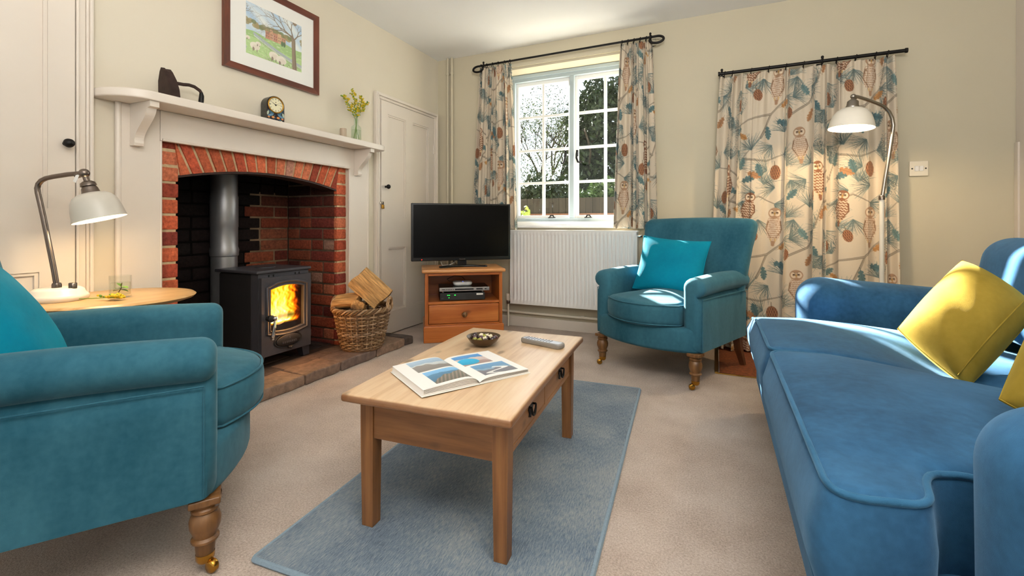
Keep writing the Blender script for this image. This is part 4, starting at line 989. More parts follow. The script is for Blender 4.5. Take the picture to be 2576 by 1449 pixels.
# bowl of olives
bo = (-.823, 1.557, ZT+.0005)
bowl = ob('snack_bowl', lathe([(0, .0), (.028, .0), (.034, .003), (.052, .016), (.0645, .034), (.0655, .036), (.063, .035), (.05, .018), (.03, .007), (0, .006)], 48), plain('bronze_bowl', '5A4A38', .35, metal=.7, var=.12, vs=30), loc=bo, angle=60)
tag(bowl, 'small shallow bronze bowl of olives on the coffee table', 'bowl')
OLC = [('dark', '2E1B22'), ('purple', '4A2A30'), ('green', '8C8A2C'), ('dark brown', '3A2420')]
om = {k: plain('olive_'+k.replace(' ', '_'), c, .18, var=.2, vs=60, coat=.4) for k, c in OLC}
pos = [(-.036, -.006), (-.022, -.026), (-.026, .016), (-.046, .012), (0, -.034), (.024, -.028), (.044, -.008), (.034, .014), (.012, .032), (-.012, .036), (.0, .012), (-.004, -.012), (.046, .010), (.02, -.006)]
kinds = ['purple', 'green', 'dark', 'dark', 'green', 'dark brown', 'dark', 'purple', 'dark brown', 'dark', 'green', 'purple', 'purple', 'dark brown']
for i, (x, y) in enumerate(pos):
    r = math.hypot(x, y); zb = .007+ (max(0, r-.028)/.036)**1.3*.018+.0105 + (.012 if i in (10, 11, 13) else .004)
    o = ob('olive', [ico(.0105, 14, 9, (1, 1, 1.25)), lathe([(.0035, .0), (.002, -.002)], 8, (0, 0, .0125))], om[kinds[i]], loc=(bo[0]+x, bo[1]+y, bo[2]+zb), rot=(random.uniform(0, 3), random.uniform(0, 3), 0))
    tag(o, kinds[i]+' olive in the small bronze bowl on the coffee table', 'olive', 'olives in the bowl, '+kinds[i])
chm = plain('feta', 'EFE3C4', .6, var=.05, vs=50, bs=120, bst=.3)
for i, (x, y, z) in enumerate(((.008, .016, .034), (.028, .004, .036), (-.012, .004, .036), (.016, -.018, .032))):
    o = ob('cheese_cube', rbox(.014, .013, .012, .002, 2), chm, loc=(bo[0]+x, bo[1]+y, bo[2]+z), rot=(random.uniform(-.4, .4), random.uniform(-.4, .4), random.uniform(0, 2))); tag(o, 'white cheese cube among the olives in the small bronze bowl', 'cheese', 'cheese cubes in the bowl')
# remote
rmt = thing('remote_control', 'silver grey remote control lying near the far edge of the coffee table', 'remote control', (-.617, 1.652, ZT+.001), R(-13))
ob('body', slab(resample([(x*1.0, y*(1+.12*(x/.09))) for x, y in rrect(.186, .044, .014)], 100), 0, .018, .006, 0, 3, 3), plain('silver_plastic', '8E8A86', .3, metal=.3, var=.02), rmt, angle=60)
ob('keypad', slab(resample(rrect(.168, .032, .008), 80), .017, .0186, .0007, 0, 2, 1), plain('pale_keypad', 'C6CCD6', .3, var=.02), rmt)
bm_ = plain('remote_key', '6E7480', .5)
for i in range(9):
    for j in range(3): ob('button', lathe([(.0032, 0), (.003, .0014), (0, .0016)], 8, (-.068+.0135*i, -.010+.010*j, .0185)), bm_, rmt)
# ------------------------------------------------------------------ television cabinet
CB = (-1.838, 3.112); CR = R(35.9)
def cabp(x, y, z=0): c, s = math.cos(CR), math.sin(CR); return (CB[0]+x*c-y*s, CB[1]+x*s+y*c, z)
cb = thing('tv_cabinet', 'orange pine television cabinet with an open shelf and one drawer', 'cabinet', cabp(0, 0), CR)
w, d = .60, .41
ob('plinth', [bx(-w/2, w/2, -d/2, -d/2+.02, .001, .118, .004), bx(-w/2, -w/2+.02, -d/2+.02, d/2, .001, .118, .004), bx(w/2-.02, w/2, -d/2+.02, d/2, .001, .118, .004), bx(-w/2+.004, w/2-.004, -d/2+.004, d/2-.004, .112, .124, .003)], M['orange'], cb, wn=True)
wi = .555; di = .385
for s in (-1, 1): ob('side_panel', bx(s*wi/2-.012-.0, s*wi/2+.012, -di/2, di/2, .1245, .5145, .002), M['orangez'], cb, wn=True)
ob('back_panel', bx(-wi/2+.013, wi/2-.013, di/2-.012, di/2, .125, .514), M['orange'], cb, smooth=False)
ob('shelf_board', bx(-wi/2+.0125, wi/2-.0125, -di/2, di/2-.0125, .281, .300, .002), M['orange'], cb, wn=True)
ob('top_rail', bx(-wi/2+.0125, wi/2-.0125, -di/2, -di/2+.018, .494, .514, .002), M['orange'], cb, wn=True)
ob('bottom_board', bx(-wi/2+.0125, wi/2-.0125, -di/2+.004, di/2-.013, .1245, .134), M['orange'], cb, smooth=False)
ob('top_board', rbox(.625, .43, .026, .010, 4, 2, c=(0, 0, .528)), M['orangetop'], cb, angle=60)
dr = ob('drawer', rbox(wi-.031, .02, .140, .005, 3, c=(0, -di/2+.007, .2075)), M['orange'], cb, angle=60)
ob('knob', lathe([(0, 0), (.009, 0), (.008, .008), (.017, .014), (.021, .024), (.016, .034), (0, .038)], 24, (.0, -di/2-.003, .205), (PI/2, 0, 0)), M['legwood'], dr)
# electronics on the shelf
b1 = thing('set_top_box', 'black set-top box with green lights on the cabinet shelf, under the silver disc player', 'set-top box', cabp(-.01, -.055, .3005), CR)
ob('body', rbox(.34, .22, .056, .004, c=(0, 0, .031)), plain('box_black', '1E1D1D', .45, var=.05), b1, wn=True)
gl = emis('green_led', '20E040', 2.0)
ob('display', [bx(-.115+.012*i, -.107+.012*i, -.1115, -.110, .040, .045) for i in (0, 1)]+[bx(-.106, -.098, -.1115, -.110, .022, .026), bx(-.062, -.052, -.1115, -.11, .040, .046)], gl, b1, smooth=False)
ob('fascia_lines', [bx(-.09, .02, -.111, -.1102, .048, .0488), bx(-.09, .02, -.111, -.1102, .038, .0388), bx(-.09, .025, -.111, -.1102, .029, .0298), bx(-.09, .025, -.111, -.1102, .018, .0188)]+[bx(-.16+.003*k, -.1585+.003*k, -.111, -.1102, .016, .021+.003*(k % 3)) for k in range(6)], plain('grey_ink', '5A5A5A', .5), b1, smooth=False)
ob('white_sticker', bx(.105, .155, -.1115, -.1102, .040, .052), M['paper'], b1, smooth=False)
ob('foot', [bx(x, x+.02, y, y+.02, 0, .0035) for x in (-.15, .13) for y in (-.09, .07)], M['blackp'], b1, smooth=False)
b2 = thing('disc_player', 'slim silver fronted disc player between the set-top box and the white router', 'disc player', cabp(.005, -.05, .3605), CR)
ob('body', rbox(.372, .23, .030, .003, c=(0, .004, .025)), M['blackp'], b2, wn=True)
ob('front_panel', rbox(.378, .012, .028, .003, c=(0, -.114, .026)), plain('silver_front', 'A9A6A4', .3, metal=.6, var=.02), b2, wn=True)
ob('disc_tray', bx(-.072, .068, -.1215, -.1198, .0215, .0305), M['blackp'], b2, smooth=False)
ob('display', bx(.088, .136, -.1215, -.1198, .0225, .0305), M['blackp'], b2, smooth=False)
ob('printed_marks', [bx(-.17+.006*k, -.166+.006*k, -.1212, -.1202, .024, .029) for k in range(4)]+[bx(-.138+.016*k, -.129+.016*k, -.1212, -.1202, .0245, .0275) for k in range(4)]+[bx(.152, .165, -.1212, -.1202, .023, .029)], M['blackp'], b2, smooth=False)
for x in (-.16, .14): ob('foot', lathe([(.011, 0), (.012, .004), (.011, .011)], 14, (x, -.09, 0)), M['chrome'], b2)
for x in (-.16, .14): ob('foot', lathe([(.011, 0), (.012, .004), (.011, .011)], 14, (x, .09, 0)), M['chrome'], b2)
b3 = thing('router', 'white rounded router lying on top of the disc player', 'router', cabp(.0, -.04, .401), CR)
ob('shell', slab(resample(rrect(.155, .12, .035), 80), 0, .030, .014, .003, 4, 4, f=lambda x, y, z: (x*(.9+.1*z/.03), y*(.9+.1*z/.03), z)), M['white'], b3, angle=80)
ob('status_light', ico(.002, 8, 5, loc=(.0, -.04, .0325)), emis('blue_led', '4060FF', 3), b3)
ob('cable', tube([(-.06, .03, .02), (-.10, .02, .03), (-.12, -.01, .05), (-.06, .0, .075), (.0, .05, .06), (.03, .10, .03)], .002, 6), M['blackp'], b3)
# television
TA = R(41)
tv = thing('television', 'black flat screen television standing on the pine cabinet', 'television', cabp(.0, .0, .5415), TA)
ob('stand_base', slab(resample([(-.185, -.085), (-.12, -.05), (0, -.04), (.12, -.05), (.185, -.085), (.19, -.06), (.06, .07), (-.06, .07), (-.19, -.06)], 90), 0, .014, .004, 0, 3, 2), M['blackp'], tv, angle=60)
ob('stand_neck', rbox(.07, .03, .06, .006, c=(0, .0, .04)), M['blackp'], tv, wn=True)
cs = ob('casing', [rbox(.79, .03, .448, .006, c=(0, -.005, .274)), rbox(.5, .05, .26, .02, 3, c=(0, .03, .25))], M['blackp'], tv, wn=True)
ob('screen', bx(-.378, .378, -.0212, -.0195, .078, .486), M['screen'], tv, smooth=False)
def text(name, body, size, loc, rot, mat, par):
    cu = bpy.data.curves.new('text', 'FONT'); cu.body = body; cu.size = size; cu.align_x = 'CENTER'; cu.extrude = .0004; cu.resolution_u = 3
    o = bpy.data.objects.new('text', cu); C.objects.link(o); bpy.context.view_layer.update()
    me = bpy.data.meshes.new_from_object(o.evaluated_get(bpy.context.evaluated_depsgraph_get())); bpy.data.objects.remove(o)
    n = bpy.data.objects.new(name, me); C.objects.link(n); me.materials.clear(); me.materials.append(mat); n.parent = par; n.location = loc; n.rotation_euler = rot; return n
text('brand_lettering', 'Panasonic', .012, (0, -.0205, .058), (PI/2, 0, 0), M['steel'], tv)
ob('standby_light', ico(.003, 8, 5, loc=(-.315, -.0205, .062)), emis('red_led', 'FF2010', 4), tv)
cv_ = ob('television_cable', [tube([cabp(-.13, .12, .62), cabp(-.16, .10, .575), cabp(-.15, .06, .548), cabp(-.10, .03, .553), cabp(-.06, .03, .57), cabp(-.03, .06, .6)], .0025, 6), tube([cabp(-.2, .13, .64), cabp(-.19, .12, .57), cabp(-.185, .16, .548), cabp(-.18, .2, .545)], .0025, 6)], M['white']); tag(cv_, 'white cable trailing behind the television on the cabinet top', 'cable')
cv_ = ob('television_cable', tube([cabp(-.04, .09, .64), cabp(-.06, .08, .58), cabp(-.03, .12, .546), cabp(.02, .18, .545)], .003, 6), M['blackp']); tag(cv_, 'black cable dropping behind the television stand', 'cable')
# ------------------------------------------------------------------ log basket and logs
BK = (-2.155, 2.35, .0585)
bk = thing('log_basket', 'round woven wicker basket of split logs on the hearth', 'basket', BK)
WC = [np.array(lin(c)) for c in ('A58560', '8C6B48', 'B8997A', '7A5A3C', '9A7A58')]
def brad(z): return .122+.058*(z/.27)**.8
V = []; cc = []; NS = 30
for k in range(21):
    z = .012+.0118*k; P = []; ns = NS*4
    for i in range(ns):
        a = 2*PI*i/ns; P.append(((brad(z)+.0062*math.cos(NS/2*a+PI*(k % 2)))*math.cos(a), (brad(z)+.0062*math.cos(NS/2*a+PI*(k % 2)))*math.sin(a), z+.0015*math.sin(3*a+k)))
    V.append(tube(P, .0052, 6, True)); cc.append(random.choice(WC)*random.uniform(.6, .95))
ob('woven_side', V, M['wicker'], bk, cols=cc)
V = []; cc = []
for i in range(NS):
    a = 2*PI*(i+.0)/NS
    V.append(tube([(brad(z)*math.cos(a), brad(z)*math.sin(a), z) for z in (0, .07, .14, .2, .265)], .0055, 6)); cc.append(random.choice(WC)*.75)
ob('stakes', V, M['wicker'], bk, cols=cc)
V = []; cc = []
for q in range(4):
    P = []
    for i in range(140):
        a = 2*PI*i/140; th = 11*a+q*PI/2; rr = brad(.262)+.002+.011*math.cos(th); P.append((rr*math.cos(a), rr*math.sin(a), .262+.012*math.sin(th)))
    V.append(tube(P, .0068, 6, True)); cc.append(WC[q]*.8)
ob('braided_rim', V, M['wicker'], bk, cols=cc)
V = []; cc = []
for q in range(3):
    V.append(tube([((brad(.004)+.004*math.cos(9*a+q*2.1))*math.cos(a), (brad(.004)+.004*math.cos(9*a+q*2.1))*math.sin(a), .006+.004*math.sin(9*a+q*2.1)) for a in [2*PI*i/90 for i in range(90)]], .005, 6, True)); cc.append(WC[3])
ob('bottom_braid', V, M['wicker'], bk, cols=cc)
ob('basket_base', lathe([(0, .003), (.128, .003), (.128, .01), (0, .01)], 30), plain('wicker_base', '6A4E32', .7, var=.2, vs=60), bk)
for s in (-1, 1):
    hd = R(24)+ (PI if s < 0 else 0); V = []; cc = []
    for q in range(3):
        P = []
        for i in range(40):
            t = i/39; a = PI*t; cx = .048*math.cos(a); zz = .262+.068*math.sin(a); th = 14*t+q*2*PI/3
            rr = brad(.262)+.004+.006*math.cos(th); yy = cx+.004*math.sin(th)
            P.append((rr*math.cos(hd)-yy*math.sin(hd), rr*math.sin(hd)+yy*math.cos(hd), zz+.004*math.sin(th)))
        V.append(tube(P, .0058, 6)); cc.append(WC[q])
    ob('handle', V, M['wicker'], bk, cols=cc)
def log(label, L, prof, loc, rot, seed):
    r = random.Random(seed); n = 14; secs = []; cols = []
    P = resample(prof, 28)
    for k in range(n):
        t = k/(n-1); x = (t-.5)*L; o1 = .004*math.sin(5*t+seed)
        secs.append([(x+ (.006*math.sin(40*py+9*pz) if k in (0, n-1) else 0), py*(1+.04*math.sin(7*t+py*60))+o1, pz*(1+.05*math.sin(4*t+3*seed+py*40))+.003*math.sin(18*py*10+seed)) for py, pz in P])
    vf = loft(secs); light, mid, bark = (np.array(lin(c)) for c in ('C59A64', '9C703F', '4A3626'))
    col = np.zeros((len(vf[0]), 3))
    zmin = min(p[1] for p in P); zmax = max(p[1] for p in P)
    for i, v in enumerate(vf[0]):
        g = .5+.5*math.sin(v[1]*420+3*math.sin(v[0]*22+seed)+v[2]*300); h = (v[2]-zmin)/(zmax-zmin)
        c = light*(.55+.45*g)+mid*(.45-.45*g); col[i] = c if h > .33 else bark*(.8+.5*g)
    return tag(ob('log', [vf], M['bark'], cols=[col], loc=loc, rot=rot, angle=50), label, 'log', 'split logs in the basket')
wedge = [(-.085, .02), (-.03, .034), (.03, .03), (.085, .015), (.08, -.02), (.03, -.045), (-.03, -.048), (-.075, -.03)]
def axes(a, n):
    a = Vector(a).normalized(); n = Vector(n); n = (n-a*n.dot(a)).normalized(); y = n.cross(a)
    return Matrix((a, y, n)).transposed().to_euler()
log('big pale split log leaning up out of the basket on its right side', .235, wedge, (-2.115, 2.385, .450), axes((.66, .30, -.68), (.69, -.74, .12)), 3)
log('brown split log lying low at the back left of the basket', .16, [(a*.62, b*.9) for a, b in wedge], (-2.245, 2.305, .368), axes((.9, .42, .08), (.3, -.5, .8)), 5)
log('short dark log showing its cut end at the front of the basket', .13, [(a*.5, b*.9) for a, b in wedge], (-2.135, 2.29, .345), axes((.55, -.78, .22), (.2, .1, 1)), 9)
log('log lying deep inside the basket under the others', .2, wedge, (-2.155, 2.35, .235), (R(10), 0, R(100)), 11)
# ------------------------------------------------------------------ side table, lamp, tumbler
ST = (-2.112, .965); SZ = .600
stb = thing('side_table', 'round pale oak side table behind the near armchair, holding the lamp', 'side table', (ST[0], ST[1], 0))
ob('tabletop', lathe([(0, SZ-.022), (.232, SZ-.022), (.25, SZ-.016), (.258, SZ-.007), (.25, SZ-.0005), (.23, SZ), (0, SZ)], 64), M['oak'], stb, angle=50)
ob('pedestal', lathe([(.03, .08), (.034, .12), (.022, .2), (.03, .32), (.02, .45), (.035, .55), (.06, SZ-.0225)], 28), M['oak'], stb)
for k in range(3):
    a = R(30+120*k); ob('leg', tube([(.02*math.cos(a), .02*math.sin(a), .14), (.1*math.cos(a), .1*math.sin(a), .10), (.16*math.cos(a), .16*math.sin(a), .04), (.20*math.cos(a), .20*math.sin(a), .014)], [.018, .016, .014, .013], 10), M['oak'], stb)
LB = (-2.200, .832)
tl = thing('table_lamp', 'white desk lamp with bent metal stem and dome shade on the side table', 'table lamp', (LB[0], LB[1], SZ+.0005), R(24.3))
k_ = .00142
ob('base', lathe([(0, 0), (.082, 0), (.086, .006), (.086, .016), (.081, .022), (.078, .024), (.072, .038), (.062, .045), (0, .046)], 48), M['cream'], tl, angle=40)
S = [(.0, .05)]
pp = [(119, 712), (112, 670), (100, 610), (86, 540), (76, 495), (70.5, 472), (69, 460), (72, 449), (80, 440), (92, 434), (110, 430), (150, 424), (190, 421)]
pt = [((u-122)*k_, -.0, .046+(716-v)*k_) for u, v in pp]
ob('stem', tube(pt, .0085, 14), M['pewter'], tl)
ob('stem_collar', lathe([(.014, 0), (.014, .012), (.012, .018)], 20, (pt[0][0], 0, .045)), M['pewter'], tl)
ob('dimmer_knob', lathe([(.0, 0), (.012, 0), (.012, .018), (.010, .020), (0, .020)], 20, (.055, 0, .044)), M['pewter'], tl)
hp = Vector(pt[-1]); tilt = R(-14)
hd = ob('lamp_head', [ico(.0165, 20, 12, loc=(0, 0, 0)), tube([(-.03, 0, -.002), (0, 0, 0)], .011, 12), tube([(0, 0, 0), (0, 0, -.035)], .009, 12), lathe([(.013, -.03), (.022, -.036), (.024, -.048), (.020, -.05), (.024, -.058), (.027, -.075), (.03, -.078), (.03, -.085)], 28)], M['pewter'], tl, loc=hp, rot=(R(6), tilt*-1*-1, 0))
dome = [(.026, -.074), (.042, -.078), (.057, -.088), (.068, -.106), (.0745, -.134), (.078, -.164), (.081, -.174)]
ob('lamp_shade', [lathe(dome, 48), lathe([(r-.0018, z-.001) for r, z in dome][::-1], 48), lathe([(.081, -.174), (.0792, -.175)], 48)], M['lampw'], hd, angle=60)
ob('bulb', ico(.024, 20, 12, (.9, .9, 1.1), (0, 0, -.122)), emis('bulb_glow', 'FFDFA8', 22), hd)
ob('care_label', rbox(.012, .001, .03, .0004, c=(-.02, -.01, -.02), rot=(0, R(25), 0)), M['paper'], tl, loc=hp)
# tumbler with water and mint
TG = (-2.10, 1.055)
TG = (-2.075, .965)
gl_ = ob('drinking_glass', [lathe([(0, 0), (.031, 0), (.033, .003), (.034, .082), (.0315, .0825), (.0305, .010), (0, .009)], 48)], M['tumbler'], loc=(TG[0], TG[1], SZ+.0005), angle=50)
tag(gl_, 'short clear tumbler of water with mint leaves on the side table', 'glass')
ob('water', [lathe([(0, .0105), (.0297, .0105), (.0303, .056), (0, .056)], 40)], M['water'], gl_, angle=40)
LF = plain('leaf_green', '5C8A32', .45, var=.2, vs=40); LF2 = plain('leaf_pale', '86AE52', .45, var=.2, vs=40); YF = plain('goldenrod', 'D2B414', .7, var=.2, vs=90); ST_ = plain('stem_green', '6E8A3A', .6, var=.15)
def leaf(L, w, loc, rot, bendz=.2):
    V = []; F = []; n = 8
    for i in range(n+1):
        t = i/n; ww = w*math.sin(PI*min(1, t*.92+.04))**.8
        for q in (-1, 0, 1): V.append((L*t, q*ww/2, -bendz*L*t*t+abs(q)*ww*.12))
    for i in range(n):
        for q in range(2): a = i*3+q; F.append((a, a+1, a+4, a+3))
    return tx((V, F), loc, rot)
mint = thing('mint_sprig', 'green mint sprig floating in the tumbler', 'mint', (TG[0], TG[1], SZ+.012))
ob('stem', tube([(-.012, 0, .006), (0, .003, .022), (.006, 0, .036), (.012, 0, .043)], .0016, 6), plain('brown_stem', '6A4A30', .6), mint)
for L, w, loc, rot in ((.036, .022, (0, 0, .028), (0, R(-4), R(10))), (.03, .02, (0, 0, .03), (R(20), R(-30), R(170))), (.026, .018, (0, 0, .016), (0, R(5), R(40))), (.028, .018, (0, 0, .016), (0, R(0), R(200))), (.024, .016, (0, 0, .02), (0, R(-20), R(-60))), (.024, .016, (0, 0, .02), (0, R(-10), R(100)))):
    ob('leaf', leaf(L, w, loc, rot), LF2 if L > .03 else LF, mint, angle=180)
def sprig(label, pts, loc, n, seed, L=.08, group=None, cat='flower'):
    r = random.Random(seed); t = thing('goldenrod_sprig', label, cat, loc, group=group)
    ob('stem', tube(pts, [.0017]*(len(pts)-1)+[.0008], 6), ST_, t)
    P = [Vector(p) for p in pts]; V = []; G = []
    def at(s):
        q = s*(len(P)-1); i = min(int(q), len(P)-2); return P[i].lerp(P[i+1], q-i)
    for i in range(n):
        s = .52+.48*(i+.5)/n; b = at(s); a = r.uniform(0, 6.28); l = .028*(1.25-s)+.006
        e = b+Vector((math.cos(a)*l, math.sin(a)*l, r.uniform(0, .012)))
        V.append(tube([b, e], .0006, 4))
        for k in range(5): f = b.lerp(e, .35+.16*k); (G if r.random() < .72 else V).append(ico(r.uniform(.003, .0052), 6, 4, loc=(f.x+r.uniform(-.002, .002), f.y+r.uniform(-.002, .002), f.z+.0015)))
    ob('blossom', G, YF, t); ob('buds', V, LF, t)
    for i in range(7):
        s = .42+.06*i; b = at(s); ob('leaf', leaf(.02, .005, tuple(b), (0, R(-35), r.uniform(0, 6.28))), LF, t, angle=180)
    return t
sprig('yellow goldenrod sprig lying on the side table in front of the tumbler', [(-.075, -.045, .004), (-.04, -.022, .005), (0, 0, .007), (.035, .01, .007), (.06, .02, .006)], (-2.045, .905, SZ+.002), 26, 4)
# ------------------------------------------------------------------ mantel shelf things
SHZ = 1.4475
ir = thing('flat_iron', 'old rusty flat iron standing on its heel on the mantel shelf', 'iron', (-2.285, 1.235, SHZ))
sole = [(-.045, 0), (-.047, .04), (-.036, .085), (-.014, .125), (0, .14), (.014, .125), (.036, .085), (.047, .04), (.045, 0)]
ob('iron_body', [tx(prism(sole, 0, .016, 'y'), (0, 0, 0)), tx(prism([(a*.93, .003+b*.95) for a, b in sole], .016, .040, 'y')), tx(prism([(a*.7, .01+b*.78) for a, b in sole], .040, .046, 'y'))], M['iron'], ir, smooth=False, rot=(R(8), 0, 0))
ob('handle_arm', tube([(0, .05, .085), (0, .075, .087), (0, .10, .092), (0, .125, .09), (0, .15, .078), (0, .158, .066)], .005, 10, flat=1.6), M['iron'], ir)
ob('grip', tube([(0, .156, .07), (0, .158, .055), (0, .156, .03), (0, .153, .008), (0, .150, .001)], [.007, .0105, .0115, .010, .006], 14), M['black'], ir)
ck = thing('mantel_clock', 'small arched mantel clock with floral case and brass rimmed dial', 'clock', (-2.29, 1.785, SHZ), R(-6))
def clock_case():
    cv = Canvas(.12, .20, 1500, hx('241C22')); r = random.Random(5)
    for i in range(40):
        x = r.uniform(.01, .11); y = r.uniform(.005, .1); cv.ell((x, y), r.uniform(.004, .009), r.uniform(.002, .004), r.uniform(0, 3), hx(r.choice(['2E4656', '34566A', '5A6A62', '3A3038'])))
    for s in (-1, 1):
        for x, y, a, b, ro, c in ((.022, .055, .014, .009, .7, '3F6478'), (.03, .04, .018, .006, -.4, '5E86A0'), (.04, .028, .007, .005, 0, 'C9814A'), (.045, .05, .006, .012, .3, 'A6B4A0'), (.015, .03, .009, .006, 0, 'D08A4E'), (.034, .012, .006, .006, 0, 'BFC7B8'), (.01, .012, .006, .004, 0, '7F8F86'), (.046, .008, .006, .004, .5, 'C98050')): cv.ell((.06+s*x, y), a, b, s*ro, hx(c))
    cv.path([(.008, 0), (.008, .1), (.06, .1)], .002, hx('8A5A40')); cv.path([(.112, 0), (.112, .1), (.06, .1)], .002, hx('8A5A40')); return cv
cw, chh = .104, .150
A_ = [(-cw/2, 0)] + [(cw/2*math.cos(R(180-180*k/28)), chh-cw/2+cw/2*math.sin(R(180-180*k/28))) for k in range(29)] + [(cw/2, 0)]
ob('case', prism(A_, -.028, .028, 'x'), plain('clock_side', '33332F', .35, var=.5, vs=70), ck, angle=50)
v_, u_ = np.meshgrid(np.linspace(.002, .098, 60), np.linspace(-cw/2+.001, cw/2-.001, 64), indexing='ij')
gridmesh('floral_front', u_*0+.0284, u_, v_, clock_case().sample(u_+.06, v_), M['print'], ck)
def dial():
    cv = Canvas(.1, .1, 1600, hx('E9E0BC')); c = .05
    for k in range(12):
        a = PI/2-2*PI*k/12; p = lambda q: (c+q*math.cos(a), c+q*math.sin(a)); cv.line(p(.030), p(.036), .0032 if k % 3 == 0 else .0022, hx('3A342A'))
    cv.line((c, c), (c-.021, c+.012), .004, hx('15120E'), .002); cv.line((c, c), (c+.022, c+.016), .0016, hx('9A927A'), .001); cv.line((c, c), (c+.027, c+.006), .0022, hx('9A8A5A'), .001)
    cv.ell((c, c), .005, .005, 0, hx('15120E')); cv.ell((c, c+.015), .003, .003, 0, hx('6A604A')); return cv
rr_, aa_ = np.meshgrid(np.linspace(.0005, .041, 40), np.linspace(0, 2*PI, 90), indexing='ij'); dc = chh-cw/2+.002
dcol = dial().sample(.05+rr_*np.cos(aa_), .05+rr_*np.sin(aa_))
gridmesh('dial', aa_*0+.0295, rr_*np.cos(aa_), dc+rr_*np.sin(aa_), dcol, M['print'], ck)
ob('dial_rim', tube([(.030, .043*math.cos(a), dc+.043*math.sin(a)) for a in [2*PI*k/48 for k in range(48)]], .0038, 10, True), M['brass'], ck)
ob('dial_glass', lathe([(.042, 0), (.034, .004), (.018, .0065), (0, .007)], 32, (.031, 0, dc), (0, PI/2, 0)), M['glass'], ck)
cn = ob('candle', lathe([(0, 0), (.021, 0), (.022, .003), (.022, .072), (.019, .074), (.018, .07), (0, .069)], 28), plain('taupe_candle', 'B29F88', .5, var=.04), loc=(-2.29, 2.318, SHZ+.0005)); tag(cn, 'small taupe candle holder on the mantel shelf beside the glass bottle', 'candle holder')
BV = (-2.285, 2.432, SHZ+.0005)
prof = []
def ring(w, r, z): return [(x, y, z) for x, y in rrect(w, w, min(r, w/2-.0005), 5)]
bt = ob('bottle_vase', [loft([ring(.052, .010, 0), ring(.056, .010, .003), ring(.056, .010, .10), ring(.052, .012, .108), ring(.036, .0175, .116), ring(.029, .0142, .120), ring(.029, .0142, .148), ring(.034, .0168, .150), ring(.034, .0168, .158), ring(.026, .0128, .159), ring(.025, .0123, .122), ring(.048, .012, .104), ring(.051, .010, .098), ring(.051, .010, .006)][:])], M['bottle'], loc=BV, angle=40, rot=(0, 0, R(10)))
tag(bt, 'square green glass bottle vase holding goldenrod on the mantel shelf', 'vase')
ob('water', loft([ring(.0495, .009, .008), ring(.0495, .009, .085)]), M['water'], bt, angle=40)
for i, (p, n, lb) in enumerate((
    ([(.014, .012, .02), (0, 0, .10), (-.002, -.004, .155), (-.01, -.04, .22), (-.01, -.08, .275), (-.01, -.118, .29)], 30, 'goldenrod sprig arching left out of the bottle vase'),
    ([(-.015, -.01, .02), (0, 0, .12), (.0, -.002, .17), (0, -.012, .25), (0, -.02, .31), (0, -.05, .35)], 34, 'tallest goldenrod sprig standing up from the bottle vase'),
    ([(.0, -.015, .02), (.003, 0, .12), (.004, .004, .17), (.006, .028, .24), (.006, .045, .29), (.004, .05, .325)], 34, 'goldenrod sprig leaning slightly right in the bottle vase'),
    ([(.01, -.01, .02), (0, .003, .12), (.002, .008, .17), (.0, .05, .23), (.0, .085, .275), (.0, .115, .30)], 26, 'goldenrod sprig leaning furthest right in the bottle vase'),
    ([(-.01, .01, .02), (.002, -.002, .12), (.004, -.004, .158), (.01, -.012, .18), (.012, -.02, .205), (.012, -.03, .222)], 16, 'shortest goldenrod sprig at the bottle vase mouth'))):
    sprig(lb, p, BV, n, 20+i)
# picture
pc = thing('framed_picture', 'mahogany framed watercolour of a riverside house and sheep above the mantel', 'picture', (W, 1.866, 1.716))
PW, PH = .624, .510
def pb(y0, y1, z0, z1, x0=.004, x1=.026): return bx(x0, x1, y0, y1, z0, z1, .003)
def mitre(a, b, horizontal):
    pass
fw_ = .036
O4 = [(-PW/2, 0), (PW/2, 0), (PW/2, PH), (-PW/2, PH)]; I4 = [(-PW/2+fw_, fw_), (PW/2-fw_, fw_), (PW/2-fw_, PH-fw_), (-PW/2+fw_, PH-fw_)]
for k in range(4):
    j = (k+1) % 4; q = [O4[k], O4[j], I4[j], I4[k]]
    V = [(.004, a, b) for a, b in q] + [(.027, q[0][0], q[0][1]), (.027, q[1][0], q[1][1]), (.020, q[2][0], q[2][1]), (.020, q[3][0], q[3][1])]
    ob('frame_rail' if k % 2 == 0 else 'frame_stile', [(V, [(3, 2, 1, 0), (4, 5, 6, 7), (0, 1, 5, 4), (1, 2, 6, 5), (2, 3, 7, 6), (3, 0, 4, 7)])], M['frame'] if k % 2 == 0 else M['framez'], pc, smooth=False)
ob('mount', bx(.004, .014, -PW/2+fw_-.002, PW/2-fw_+.002, fw_-.002, PH-fw_+.002), plain('mount_board', 'E9E8E2', .8, var=.005), pc, smooth=False)
